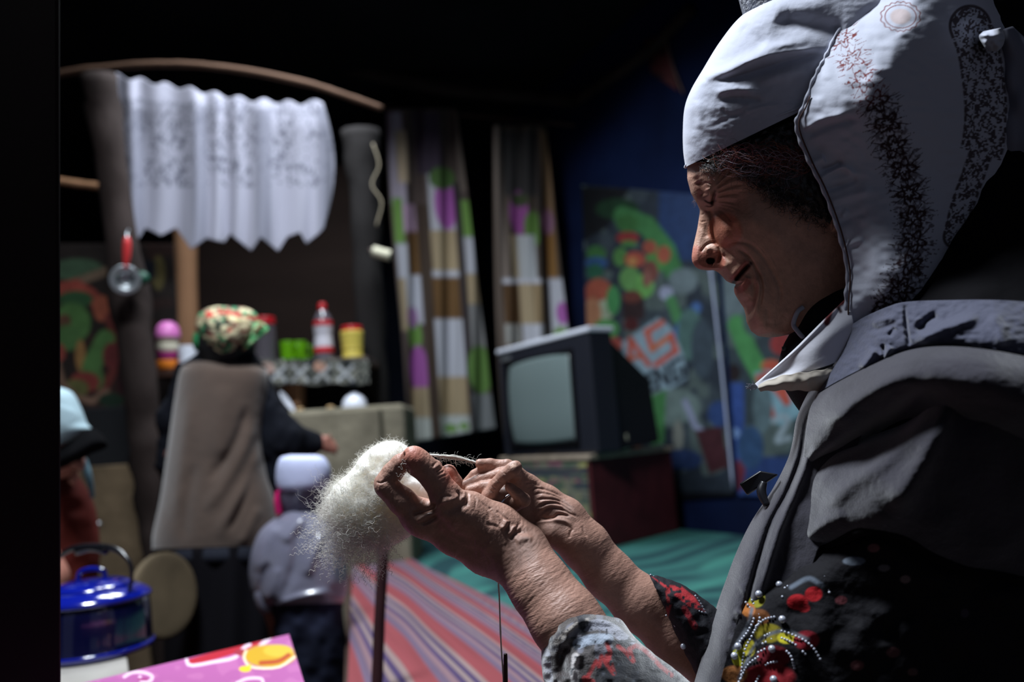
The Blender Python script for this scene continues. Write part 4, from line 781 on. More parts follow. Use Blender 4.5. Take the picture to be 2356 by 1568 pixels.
# long crimped locks
K = 620; Mn = 60; tt = np.linspace(0, 1, Mn); x0 = R.uniform(775, 900, K); y0 = R.uniform(1120, 1245, K); ang = np.arctan2(y0-1090, x0-935)+R.normal(0, .3, K); L = R.uniform(60, 150, K)
L = L*np.clip((y0-1080)/120, .3, 1); a_ = ang[:, None]+R.normal(0, .8, K)[:, None]*tt+1.15*np.sin(R.uniform(0, 6, K)[:, None]+(L/R.uniform(1.6, 3.4, K))[:, None]*tt)
X = x0[:, None]+np.cumsum(np.cos(a_), 1)*(L/Mn)[:, None]*1.25; Y = y0[:, None]+np.cumsum(np.sin(a_), 1)*(L/Mn)[:, None]*1.25
wl = fibres('crimped_locks', P(X, Y, .785+R.uniform(-.025, .02, K)[:, None]+0*X), np.full((K, Mn), .00015), M_fib, wool); wl['kind'] = 'stuff'
# little curl over the index finger
K = 7; Mn = 40; tt = np.linspace(0, 1, Mn); x0 = R.uniform(922, 934, K); y0 = R.uniform(1058, 1098, K); a_ = R.uniform(0, 6.3, K)[:, None]+tt*R.uniform(1, 5, K)[:, None]+1.2*np.sin(tt*R.uniform(5, 12, K)[:, None])
X = x0[:, None]+np.cumsum(np.cos(a_), 1)*.75; Y = y0[:, None]+np.cumsum(np.sin(a_), 1)*.75
wl = fibres('stray_curl', P(X, Y, .722+0*X), np.full((K, Mn), .00014), M_fib, wool); wl['kind'] = 'stuff'
# drafted roving between her hands
rv = [(985,1045,.772),(1010,1047,.773),(1045,1051,.774),(1075,1057,.775),(1100,1064,.776)]
yarn = tube('drafted_yarn', [P(*p) for p in rv], [.0006,.0007,.0008,.0010,.0006], M_wool, n=8, rough=.3); tag(yarn, 'short white strand of wool drawn between her two hands', 'yarn')
K = 150; Mn = 14; tt = np.linspace(0, 1, Mn); u = R.uniform(0, 1, K); x0 = 985+u*112; y0 = np.interp(x0, [985,1100], [1045,1064])+R.normal(0, 2, K); down = R.rand(K) < .7
ang = np.where(down, R.normal(.25, .5, K), R.normal(-.4, .5, K)); L = R.uniform(8, 30, K)*np.where(down, 1, .6); a_ = ang[:, None]+np.sin(R.uniform(0, 6, K)[:, None]+R.uniform(3, 9, K)[:, None]*tt)*.9
X = x0[:, None]+np.cumsum(np.cos(a_), 1)*(L/Mn)[:, None]; Y = y0[:, None]+np.cumsum(np.sin(a_), 1)*(L/Mn)[:, None]
fibres('stray_fibres', P(X, Y, .774+0*X), np.full((K, Mn), .00008), M_fib, yarn)['kind'] = 'stuff'
K = 90; Mn = 20; tt = np.linspace(0, 1, Mn); st_ = R.uniform(0, .35, K)[:, None]; X = 985+(st_+(1-st_)*tt*R.uniform(.6, 1, K)[:, None])*114; Y = np.interp(X, [985,1045,1100], [1045,1051,1064])+R.normal(0, 2.4, K)[:, None]*np.sin(tt*3.1)+.7*np.sin(X/3+R.uniform(0, 6, K)[:, None])
fibres('strand_fibres', P(X, Y, .7735+R.normal(0, .0006, K)[:, None]+0*X), np.full((K, Mn), .00016), M_fib, yarn)['kind'] = 'stuff'
# spun thread hanging to the spindle
M_thread = mat('grey_thread', (226,220,212), .9, .1)
th = tube('spun_thread', [P(1146,1330,.775), P(1149,1380,.775), P(1151,1440,.775), P(1154,1500,.775), P(1158,1560,.775), P(1160,1640,.775)], .00085, M_thread, n=6, rough=.25)
tag(th, 'thin grey spun thread hanging from her near wrist', 'thread')
sp = thing('drop_spindle', 'dark wooden spindle stick hanging at the lower edge below her wrist', 'spindle', loc=tuple(P(1163,1700,.772)))
M_dkwood = mat('dark_wood', (58,36,28), .5, .4, bump=.4, bs=80, stretch=(1, 1, .2))
k1 = tube('shaft', [P(1163,1507,.772), P(1163,1515,.772), P(1164,1640,.772), P(1164,1760,.772)], [.0012,.0021,.0023,.0023], M_dkwood, n=10)
k2 = lathe('whorl', P(1164,1690,.772), [(.002,-.006),(.024,-.004),(.026,0),(.024,.004),(.002,.007)], M_dkwood)
adopt(sp, k1, k2)
# ------------------------------------------------------------------ the room
M_dark = mat('dark_canvas', (20,24,36), .95, .1, bump=.4, bs=12, var=.4, vs=3, bd=.01)
M_navy2 = mat('navy_cloth', (14,26,58), .95, .1, bump=.3, bs=10, var=.5, vs=2, bd=.01)
M_ceil = mat('dark_ceiling', (26,28,32), .95, .1, var=.4, vs=2)  # dark grey with random variation
M_earth = mat('earth', (66,52,44), .95, .1, bump=.6, bs=30, var=.3, vs=4, bd=.01)
PZ = .68
def st(o): o['kind'] = 'structure'; return o
st(box('floor', (-.2, 2.2, -.05), (7, 9.4, .1), M_earth, bev=0))
wa = P(1340,1000,4.6)[:2]; wb = P(1900,1000,3.1)[:2]; wd_ = (wb-wa)/np.linalg.norm(wb-wa); wn = np.array([-wd_[1], wd_[0]]); wn = -wn if wn@(wa-CAM[:2]) > 0 else wn
def wall_hit(x, y, off=.0):
    x = np.asarray(x, float); y = np.asarray(y, float)
    v = ((x-CX)/FPX)[..., None]*rt-((y-CY)/FPX)[..., None]*up+fw
    t = (wn@(wa-CAM[:2])+off)/(v[..., 0]*wn[0]+v[..., 1]*wn[1]); return CAM+t[..., None]*v
a0 = wa-wd_*.85; b0 = wb+wd_*3.4; th_ = -wn*.12
st(hexa('wall_right', [(*a0, 0), (*b0, 0), (*b0, 3.3), (*a0, 3.3)], [(*(a0+th_), 0), (*(b0+th_), 0), (*(b0+th_), 3.3), (*(a0+th_), 3.3)], M_navy2, bev=0))
st(box('wall_back', (-1.5, 5.45, 1.65), (4.2, .12, 3.3), M_dark, bev=0))
st(box('wall_left', (-2.9, 2.2, 1.65), (.12, 9.4, 3.3), M_dark, bev=0))
hs = .55
for c, s in (((-.2, 3.15+SKY[1]/2+hs/2+.35, 3.32), (7, 7.5-SKY[1]-hs-.2, .06)),): pass
cx0, cx1, cy0, cy1 = -3.7, 3.3, -2.5, 6.9; X0, X1, Y0, Y1 = SKY[0]-hs-.15, SKY[0]+hs, SKY[1]-hs, 3.35
ring_o = [(cx0,cy0),(cx1,cy0),(cx1,cy1),(cx0,cy1)]; ring_i = [(X0,Y0),(X1,Y0),(X1,Y1),(X0,Y1)]
Vc = [(x, y, z) for z in (3.3, 3.36) for x, y in ring_o+ring_i]; Fc = []
for k in range(4):
    j = (k+1) % 4; Fc += [(k, j, 4+j, 4+k), (8+k, 12+k, 12+j, 8+j), (k, 8+k, 8+j, j), (4+k, 4+j, 12+j, 12+k)]
st(mesh('ceiling', np.array(Vc), Fc, M_ceil, smooth=False))
# raised sleeping platform
pl0 = G(815,1275,PZ); pl1 = G(798,1568,PZ); dl = (pl1-pl0)/np.linalg.norm(pl1-pl0); e0 = pl0-dl*1.9; e1 = pl1+dl*.9
M_plat = mat('platform_wood', (60,44,38), .8, .2, bump=.4, bs=20, var=.3)
F0 = np.array([*(a0+wn*0), 0.]); F1 = np.array([*(wa+wd_*4.0), 0.])
q = [(e1[0], e1[1], 0), (F1[0], e1[1], 0), (F1[0]+0, F1[1], 0), (a0[0], a0[1], 0), (e0[0], e0[1]-.02, 0)]
q = [(e1[0], e1[1]), (wa[0]+wd_[0]*((e1[1]-wa[1])/wd_[1]), e1[1]), (a0[0], a0[1]), (e0[0], min(e0[1], 5.35))]
st(hexa('platform', [(x, y, 0) for x, y in q], [(x, y, PZ-.02) for x, y in q], M_plat, bev=.005))
def flat_grid(name, fx, nv, nu, z, th, m, colf, label, cat, zf=None):
    u, v = np.meshgrid(np.linspace(0, 1, nu), np.linspace(0, 1, nv)); p = fx(u, v)           # (nv,nu,3) world
    p[..., 2] = z+(zf(p) if zf else 0); x, y, d = proj(p.reshape(-1, 3)); c = colf(x, y); n = nv*nu
    lo = p.copy(); lo[..., 2] = z-th; idx = np.arange(n).reshape(nv, nu)
    rg = np.concatenate([idx[0, :], idx[1:, -1], idx[-1, -2::-1], idx[-2:0:-1, 0]]); r2 = np.roll(rg, -1)
    Fq = np.concatenate([grid_faces(nv, nu), grid_faces(nv, nu, off=n, flip=True), np.stack([r2, rg, rg+n, r2+n], -1)])
    if np.cross(p[0, 1]-p[0, 0], p[1, 0]-p[0, 0])[2] < 0: Fq = Fq[:, ::-1]
    return tag(mesh(name, np.concatenate([p.reshape(-1, 3), lo.reshape(-1, 3)]), Fq, m, col=np.concatenate([c, c])), label, cat)
M_cloth = mat('woven_cloth', (90,90,90), .95, .1, vc=True, bump=.5, bs=120, bd=.002)
def quad(Pq): 
    Pq = np.array(Pq, float)
    def f(u, v): u = u[..., None]; v = v[..., None]; return Pq[0]*(1-u)*(1-v)+Pq[1]*u*(1-v)+Pq[2]*u*v+Pq[3]*(1-u)*v
    return f
cq = [(q[3][0]+.02, q[3][1]-.05, PZ), (q[2][0]-.05, q[2][1]-.12, PZ), (q[1][0]-.12, q[1][1]+.05, PZ), (q[0][0]+.03, q[0][1]+.03, PZ)]
def green(x, y):
    w1 = vn((y+.28*x)/12+2*vn(x/160, y/60, 5), x/260, 6); c = paint(x, y, (52,98,94), [])
    k = sm(-.2, .5, w1)[:, None]; c = c*(1-k)+lin((34,62,66))*k; b = (sm(.3, .6, vn((y+.3*x)/20, x/200, 8))*.5)[:, None]
    return c*(1-b)+lin((70,136,122))*b
flat_grid('green_carpet', quad(cq), 220, 260, PZ, .012, M_cloth, green, 'sea green streaked carpet covering the raised platform', 'carpet')
BL = smooth_line([(700,1170),(800,1222),(880,1268),(935,1292),(1000,1328),(1120,1386),(1240,1448),(1380,1518),(1520,1588),(1700,1690),(2000,1850)], 80)
def yB(x): return np.interp(x, [p[0] for p in BL], [p[1] for p in BL])
def striped(x, y):
    g = (y-yB(x))/np.maximum(y-1030, 30)**1.37; s = (g-7.5e-5*(x-920)*np.exp(-g/.012))/.0165+.25; ph = s % 1.0
    ks = [0,.17,.19,.27,.29,.36,.38,.45,.47,.55,.57,.66,.69,.80,.83,1.0]
    cs = [(120,60,64)]*2+[(124,106,104)]*2+[(62,50,82)]*2+[(124,108,106)]*2+[(66,54,84)]*2+[(116,92,98)]*2+[(92,78,96)]*2+[(120,60,64)]*2
    L_ = lin(cs); return np.stack([np.interp(ph, ks, L_[:, k]) for k in range(3)], -1)*(1+.12*vn(s*9, x/60, 3))[:, None]
def rug_fx(u, v):
    # v: along the seam with the green carpet, u: from the seam to the platform edge
    sx = 826+v*1050; A_ = G2(sx, yB(sx)); ex = 814-.05*(1275+v*900-1275); ey = 1272+v*1100
    B_ = G2(ex, ey); return A_*(1-u[..., None])+B_*u[..., None]
def G2(x, y):
    v = ((x-CX)/FPX)[..., None]*rt-((y-CY)/FPX)[..., None]*up+fw; return CAM+v*((PZ-CAM[2])/v[..., 2])[..., None]
flat_grid('striped_rug', rug_fx, 260, 220, PZ+.018, .014, M_cloth, striped, 'red, beige and violet striped woven rug along the platform edge', 'rug', zf=lambda p: .004*np.sin(p[..., 0]*14+p[..., 1]*6)+.004)
# ---- printed oilcloth panels on the right wall
M_print = mat('printed_oilcloth', (90,90,90), .55, .4, vc=True, var=.25, vs=20, bump=.2, bs=8, bd=.01)
def panel(name, C4, nv, nu, ops, base, label, cat, hit, soft=4):
    u, v = np.meshgrid(np.linspace(0, 1, nu), np.linspace(0, 1, nv)); c4 = np.array(C4, float)
    x = (c4[0, 0]*(1-u)+c4[1, 0]*u)*(1-v)+(c4[3, 0]*(1-u)+c4[2, 0]*u)*v; y = (c4[0, 1]*(1-u)+c4[1, 1]*u)*(1-v)+(c4[3, 1]*(1-u)+c4[2, 1]*u)*v
    F_ = hit(x, y, 1); K_ = hit(x, y, 0); n = nv*nu; idx = np.arange(n).reshape(nv, nu)
    rg = np.concatenate([idx[0, :], idx[1:, -1], idx[-1, -2::-1], idx[-2:0:-1, 0]]); r2 = np.roll(rg, -1)
    Fq = np.concatenate([grid_faces(nv, nu), grid_faces(nv, nu, off=n, flip=True), np.stack([r2, rg, rg+n, r2+n], -1)])[:, ::-1]
    c = paint(x.ravel(), y.ravel(), base, ops, soft); c = (c*.76+c.mean(1, keepdims=True)*.24)*.7
    return tag(mesh(name, np.concatenate([F_.reshape(-1, 3), K_.reshape(-1, 3)]), Fq, M_print, col=np.concatenate([c, c])), label, cat)
hr = lambda x, y, s: wall_hit(x, y, .012 if s else .004) if wn@(CAM[:2]-wa) > 0 else wall_hit(x, y, -.012 if s else -.004)
def K(X, Y): return 1100+X/1.8025, 380+Y/1.8025
def kl(*p): return [K(*q) for q in p]
ops = [('n',40,60,.0,11,(60,76,88)),('n',26,34,.3,12,(84,104,104)),('r',1515,440,1640,600,(14,60,118)),('p',[(1335,430),(1450,430),(1400,520),(1335,560)],(20,24,32)),('e',1420,480,50,24,(26,70,42)),
 ('s',kl((600,210),(700,250),(780,350),(810,440)),22,(58,140,70)),('e',*K(620,240),26,22,(54,124,54)),('e',*K(620,300),26,14,(160,28,30)),('e',*K(625,325),18,8,(70,140,60)),
 ('e',*K(590,380),16,22,(80,150,64)),('e',*K(650,390),24,18,(190,70,40)),('e',*K(640,398),12,9,(210,140,50)),('e',*K(740,395),24,26,(70,160,64)),('e',*K(770,370),16,20,(190,84,44)),('e',*K(712,340),16,16,(180,76,44)),('e',*K(630,470),24,28,(100,170,80)),('e',*K(690,500),22,28,(104,184,76)),('e',*K(715,440),18,26,(130,66,56)),('e',*K(700,470),10,20,(150,90,76)),
 ('e',*K(490,365),22,18,(60,130,60)),('e',*K(490,405),26,14,(20,84,150)),('e',*K(485,440),20,18,(30,110,80)),('e',*K(500,530),32,34,(190,80,44)),('e',*K(525,600),22,24,(180,196,160)),('e',*K(560,560),16,34,(60,160,84)),('e',*K(475,620),20,40,(200,130,80)),('e',*K(530,680),30,24,(80,170,84)),('e',*K(565,740),20,16,(170,60,44)),
 ('r',*K(600,560),*K(690,640),(56,36,40)),('e',*K(640,545),22,14,(120,56,44)),('e',*K(635,660),18,16,(90,28,34)),
 ('e',*K(850,480),34,30,(110,132,140)),('e',*K(780,530),16,16,(160,170,206)),('s',kl((800,560),(830,640)),12,(70,150,84)),('s',kl((905,590),(850,660),(810,720)),12,(44,108,186)),
 ('e',*K(880,700),30,60,(76,120,116)),('e',*K(930,760),26,70,(60,80,96)),
 ('p',kl((598,735),(745,630),(800,670),(850,780),(868,880),(720,985),(690,960),(640,850),(612,850)),(140,176,196)),
 ('s',kl((628,838),(632,722)),6,(214,74,30)),('s',kl((632,722),(708,826)),6,(214,74,30)),('s',kl((632,800),(680,790)),5,(214,90,34)),
 ('s',kl((762,652),(700,690)),6.5,(218,78,28)),('s',kl((700,690),(722,762)),6.5,(218,78,28)),('s',kl((722,762),(800,706)),6.5,(222,110,34)),('s',kl((800,706),(820,768)),6.5,(214,70,28)),('s',kl((820,768),(738,826)),6.5,(210,66,28)),
 ('s',kl((702,872),(714,940)),4.5,(22,28,46)),('s',kl((702,872),(730,858)),4,(22,28,46)),('s',kl((710,905),(730,893)),4,(22,28,46)),('s',kl((714,940),(740,925)),4,(22,28,46)),
 ('s',kl((750,925),(738,852)),4.5,(22,28,46)),('s',kl((738,852),(790,905)),4.5,(22,28,46)),('s',kl((790,905),(778,832)),4.5,(22,28,46)),
 ('s',kl((840,800),(802,822)),4.5,(22,28,46)),('s',kl((802,822),(816,892)),4.5,(22,28,46)),('s',kl((816,892),(856,870)),4.5,(22,28,46)),('s',kl((856,870),(850,842)),4.5,(22,28,46)),('s',kl((850,842),(832,850)),4,(22,28,46)),
 ('e',*K(800,1000),70,40,(110,136,134)),('p',kl((690,970),(780,930),(770,1150),(720,1160)),(60,140,70)),('e',*K(690,1100),22,26,(76,160,84)),('s',kl((655,1090),(660,1160)),8,(150,60,44)),('s',kl((600,900),(650,1060)),22,(16,44,96)),
 ('s',kl((860,980),(900,1080),(985,1150)),7,(150,160,200)),('e',*K(830,1120),12,36,(130,136,128)),('p',kl((900,1100),(1010,1080),(1040,1250),(960,1280)),(76,28,40)),('e',*K(1000,1030),26,30,(20,66,134)),('r',1335,1130,1700,1200,(16,20,34)),('e',*K(840,1220),50,24,(20,54,110))]
panel('printed_panel', [(1338,425),(1636,450),(1690,1140),(1366,1165)], 300, 180, ops, (42,56,72), 'glossy wall cloth printed with fruit and orange AS letters beside the television', 'wall covering', hr)
ops2 = [('n',40,60,.1,13,(84,104,104)),('e',*K(1040,560),40,60,(100,122,130)),('s',kl((1075,660),(1120,770),(1180,880)),22,(66,160,80)),('e',*K(1150,640),30,40,(70,96,96)),('r',1655,880,1712,1200,(12,74,164)),('e',*K(1060,860),16,20,(40,28,34)),
 ('e',*K(1255,740),24,26,(160,28,30)),('e',*K(1215,830),24,14,(200,120,50)),('p',kl((1145,860),(1290,820),(1400,1000),(1260,1080),(1190,1050)),(120,176,196)),('s',kl((1165,880),(1218,1032)),8,(214,70,28)),('s',kl((1190,868),(1280,980)),8,(214,70,28)),('s',kl((1280,980),(1262,900)),8,(214,70,28)),('e',*K(1220,830),20,12,(214,70,28)),
 ('s',smooth_line(kl((1225,1060),(1260,1040),(1285,1060),(1240,1140),(1290,1130))),6,(150,172,186)),('e',*K(1180,1000),22,60,(90,120,130)),('e',*K(1065,1110),12,12,(110,160,230)),('r',1712,1050,1900,1200,(14,60,130)),('s',kl((1090,1240),(1075,1330)),12,(120,24,50)),('e',*K(1130,1170),30,50,(30,80,130))]
panel('printed_panel', [(1648,455),(1910,480),(1960,1150),(1700,1140)], 220, 150, ops2, (52,70,80), 'glossy wall cloth with a large orange N, behind her chin and chest', 'wall covering', hr)
M_strip = mat('pale_strip', (170,178,205), .5, .4)
tag(tube('seam_strip', [wall_hit(1633,600,-.02 if hr(1,1,1) is None else .016), wall_hit(1662,860,.016), wall_hit(1687,1125,.016)], .006, M_strip), 'thin pale vertical strip between the two printed wall cloths', 'strip')
tag(tube('seam_strip', [wall_hit(1525,70,.016), wall_hit(1548,150,.016), wall_hit(1572,215,.016)], .005, mat('dull_strip', (110,90,86), .9)), 'short dull strip high on the dark wall left of her cap', 'strip')
panel('red_banner', [(1480,95),(1532,72),(1560,210),(1500,170)], 30, 30, [('n',20,20,.2,3,(60,20,24))], (104,30,34), 'dark red cloth patch high on the navy wall', 'banner', hr)
# ---- oilcloth with vegetables at the far left
hl = lambda x, y, s: P(x, y, np.full(np.shape(x), 3.55-(.008 if s else 0)))
def K2(X, Y): return 100+X/2.945, 600+Y/2.945
def k2l(*p): return [K2(*q) for q in p]
ops3 = [('n',30,30,.1,14,(60,36,30)),('e',*K2(230,60),60,26,(70,104,72)),('s',k2l((230,140),(420,70)),10,(140,112,84)),('s',k2l((120,190),(220,165),(330,240),(410,330)),15,(178,60,34)),('e',*K2(220,260),40,20,(46,96,52)),('e',*K2(190,420),44,46,(84,140,60)),('e',*K2(140,410),16,18,(110,70,44)),('e',*K2(170,520),34,30,(80,130,60)),
 ('e',*K2(395,320),20,30,(184,82,36)),('s',k2l((440,380),(490,560),(500,700),(400,880)),10,(130,44,34)),('e',*K2(250,640),12,36,(176,124,44)),('s',k2l((420,530),(330,700),(320,760)),22,(84,140,62)),('e',*K2(370,800),14,24,(76,120,54)),('e',*K2(280,820),34,24,(150,44,34)),('e',*K2(220,860),30,20,(110,110,48)),('s',k2l((90,680),(130,830),(220,920),(330,950),(430,880)),7,(150,110,84)),
 ('r',*K2(500,430),*K2(760,930),(60,16,24)),('e',*K2(110,620),14,20,(170,60,40)),('e',*K2(460,640),20,30,(130,40,40)),('e',*K2(780,80),16,40,(110,98,40)),('e',*K2(460,940),30,16,(30,60,40)),('r',*K2(500,0),*K2(760,120),(22,30,44))]
panel('vegetable_cloth', [(60,560),(400,560),(420,935),(80,945)], 150, 150, ops3, (44,34,30), 'dark oilcloth printed with green and red peppers at the left edge', 'wall covering', hl)
# ---- timber
M_old = mat('old_timber', (46,38,36), .9, .15, bump=1, bs=14, var=.55, vs=5, stretch=(1, 1, .25), bd=.01)
M_pale = mat('pale_timber', (158,118,88), .85, .2, bump=.6, bs=20, var=.3, vs=6, stretch=(1, 1, .2), bd=.004)
M_grey = mat('grey_timber', (38,36,36), .9, .15, bump=.8, bs=16, var=.4, vs=5, stretch=(1, 1, .2), bd=.008)
def mmr(px, d): return px/FPX*d
tag(tube('timber_post', [P(228,175,3.0), P(262,420,3.0), P(308,760,3.0), P(340,1060,3.0), P(368,1330,3.0), P(410,1760,3.0)], [mmr(38,3), mmr(32,3), mmr(40,3), mmr(36,3), mmr(34,3), mmr(38,3)], M_old, n=12, rough=.22, sub=10), 'rough dark leaning timber post with a small ladle hung on it', 'post')
tag(tube('timber_post', [P(424,380,4.1), P(428,600,4.1), P(432,900,4.1), P(446,1400,4.1), P(452,1610,4.1)], mmr(27,4.1), M_pale, n=8, rough=.1, seed=3), 'pale brown timber post behind the patterned head scarf', 'post')
tag(tube('timber_post', [P(830,300,3.7), P(838,440,3.7), P(850,700,3.7), P(868,960,3.7), P(880,1150,3.7), P(885,1246,3.7)], [mmr(46,3.7), mmr(36,3.7), mmr(34,3.7), mmr(30,3.7), mmr(30,3.7), mmr(30,3.7)], M_grey, n=10, rough=.14, seed=5), 'grey timber post at the right end of the jar shelf', 'post')
tag(tube('roof_pole', [P(60,185,3.2), P(200,160,3.2), P(330,149,3.2), P(450,150,3.2), P(580,166,3.2), P(720,196,3.2), P(800,222,3.2), P(880,250,3.2)], mmr(8,3.2), mat('brown_pole', (84,64,52), .9, .1), n=8, rough=.15, seed=7), 'thin bent brown pole slung above the lace curtain', 'pole')  # one even brown
tag(tube('wall_rail', [P(100,412,3.3), P(160,420,3.3), P(236,430,3.3)], mmr(9,3.3), M_pale, n=8, rough=.1), 'short pale rail between the dark doorpost and leaning timber post', 'rail')
tag(tube('roof_beam', [P(560,118,4.6), P(700,135,4.6), P(1000,200,4.6), P(1330,235,4.6)], mmr(16,4.6), M_old, n=8, rough=.15), 'dark beam under the dark ceiling above the curtains', 'beam')  # same dark timber as the leaning post
tag(tube('roof_beam', [wall_hit(1330,230,.05), wall_hit(1420,170,.05), wall_hit(1500,110,.05), wall_hit(1590,20,.05)], .03, M_old, n=8, rough=.15), 'dark beam sloping up along the navy wall toward her cap', 'beam')
M_wire = mat('pale_wire', (150,140,120), .6)
tag(tube('hanging_wire', [P(858,330,3.62), P(872,380,3.62), P(856,425,3.62), P(878,465,3.62), P(866,520,3.62)], .004, M_wire, n=6), 'pale twisted wire dangling from the grey timber post', 'wire')
sw = thing('paper_roll', 'small white paper roll stuck beside the grey timber post', 'roll', loc=tuple(P(880,582,3.5)))
k1 = tube('roll', [P(858,577,3.58), P(878,583,3.58), P(898,588,3.58)], .024, mat('white_paper', (196,192,170), .8), n=14); k2 = tube('core', [P(850,575,3.58), P(863,578,3.58)], .01, M_dkwood, n=10); adopt(sw, k1, k2)
tag(box('board_wall', tuple((P(480,640,4.6)+P(830,640,4.6))/2), (1.0, .05, 1.3), mat('dark_board', (40,31,28), .9, .1, bump=.5, bs=10, var=.3, vs=3, stretch=(.3, 1, 1))), 'dark brown board wall above the jar shelf', 'board')
# dark doorpost close by on the left
dp = P(140,784,.92)
st(hexa('trim_1', [P(-260,-500,.9), P(138,-500,.9), P(141,2200,.9), P(-260,2200,.9)], [P(-360,-500,1.02), P(128,-500,1.02), P(131,2200,1.02), P(-360,2200,1.02)], mat('doorpost', (18,10,11), .8, .15, bump=.4, bs=14, var=.4, vs=6, stretch=(1, 1, .2)), bev=.006))
# ---- lace curtain
M_lace = mat('lace', (200,200,214), .9, .15, vc=True, fuzz=.2)
bx = [255,285,320,335,370,405,440,475,515,530,578,600,640,660,690,705,735,748]; by = [512,536,548,524,542,524,574,548,558,538,577,545,578,546,534,560,536,520]
LR = []
for f in np.linspace(0, 1, 7):
    row = []
    for g in np.linspace(0, 1, 9):
        xt = 263+g*480; yt = np.interp(xt, [262,400,560,700,745], [172,198,228,238,232]); xb = 255+g*490; yb_ = 528
        bulge = 26*math.sin(f*math.pi)*max(0, (g-.75)*4)
        row.append((xt+(xb-xt)*f+bulge, yt+(yb_-yt)*f, 0))
    LR.append(row)
def lace_fn(x, y, w_):
    n0, n1 = x.shape; v = np.linspace(0, 1, n0)[:, None]; k = v**6
    y = y+k*(np.interp(x, bx, by)-528)+(1-v)**10*5*np.sin(x/9)
    ph = x/9.5+1.6*np.sin(x/41)+.5*np.sin(y/90); return x, y, w_+(16*np.sin(ph)+14*np.sin(x/23+1))*(.45+.55*v)
def lace_col(x, y):
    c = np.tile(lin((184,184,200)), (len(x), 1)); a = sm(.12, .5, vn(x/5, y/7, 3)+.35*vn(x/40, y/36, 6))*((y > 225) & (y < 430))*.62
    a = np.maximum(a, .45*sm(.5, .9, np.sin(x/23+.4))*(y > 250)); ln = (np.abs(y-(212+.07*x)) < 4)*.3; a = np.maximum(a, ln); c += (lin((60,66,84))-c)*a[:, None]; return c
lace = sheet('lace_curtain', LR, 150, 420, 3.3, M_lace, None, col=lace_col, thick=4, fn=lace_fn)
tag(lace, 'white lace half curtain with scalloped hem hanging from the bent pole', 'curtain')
# ---- ladle on the post
ld = thing('ladle', 'small steel ladle with red handle hanging on the leaning post', 'ladle', loc=tuple(P(290,600,2.85)))
M_steel = mat('steel', (170,176,180), .3, .6, metal=.8); M_redp = mat('red_plastic', (196,52,54), .4, .5)
ax = (CAM-P(288,643,2.85)); ax /= np.linalg.norm(ax); r1 = np.cross(ax, [0, 0, 1]); r1 /= np.linalg.norm(r1); R3 = np.stack([r1, np.cross(r1, ax)*-1, ax], 1)
k1 = lathe('bowl', P(288,643,2.85), [(.004,-.03),(.025,-.026),(.03,0),(.048,.004),(.052,.006),(.05,.009),(.03,.006),(.024,-.02),(.003,-.024)], M_steel, tilt=R3)
k2 = tube('handle', [P(289,618,2.84), P(291,590,2.84), P(292,560,2.84), P(292,545,2.84)], [.006,.013,.014,.008], M_redp); k3 = tube('hook', [P(292,548,2.84), P(292,535,2.86), P(296,528,2.9)], .003, M_steel, n=6); adopt(ld, k1, k2, k3)
tag(ball('green_cup', P(325,640,2.95), .03, mat('dark_green', (20,66,50), .5), sc=(1, .8, .9)), 'dark green cup hanging just right of the steel ladle', 'cup')

# ---- long curtains by the window
def check(x0, y0, sl, ops_):
    def f(x, y): return paint(x-sl*(y-y0), y, (104,92,84), ops_, 3)*.95
    return f
Wt, Br, Be, Pu, Gn, Pk, Dk = (196,198,208), (116,88,58), (178,160,130), (176,104,178), (120,160,84), (190,160,186), (64,56,56)
o1 = [('r',885,255,1100,1030,(96,84,80)),('r',886,258,922,470,(176,166,180)),('r',905,300,930,420,(196,176,150)),('r',888,455,910,560,Gn),('r',910,470,938,535,Pk),('r',890,560,915,640,Wt),('r',890,640,905,760,Be),('r',916,532,944,632,Br),('r',905,632,944,745,Wt),('e',918,770,16,40,Gn),('e',922,850,22,56,Pu),('e',915,730,12,26,(170,130,176)),('r',900,890,940,960,Be),('r',900,960,940,1030,(190,196,190)),
 ('r',940,470,975,1030,(78,66,58)),('r',950,255,1010,400,(80,70,84)),('r',972,400,1030,530,(196,196,204)),('e',1010,470,26,58,Pu),('e',1006,410,30,26,(90,120,70)),('r',970,530,1030,625,Be),('r',968,622,1030,638,Wt),('r',966,638,1028,735,Br),('r',964,733,1030,868,Wt),('r',964,866,1030,955,Be),('r',962,955,1032,1010,(196,202,200)),('e',985,985,16,9,Gn),('e',1015,980,12,8,Gn),  # long dark strips paint the shade of the pleat valleys into the cloth
 ('r',1030,420,1048,1030,(60,54,56)),('r',1046,460,1072,545,Gn),('r',1046,545,1074,630,Wt),('r',1046,630,1080,700,Be),('r',1046,700,1085,800,(140,140,140)),('e',1062,850,28,56,(104,140,76)),('r',1040,905,1090,1010,(130,134,136)),('r',1046,255,1066,440,(120,108,100))]
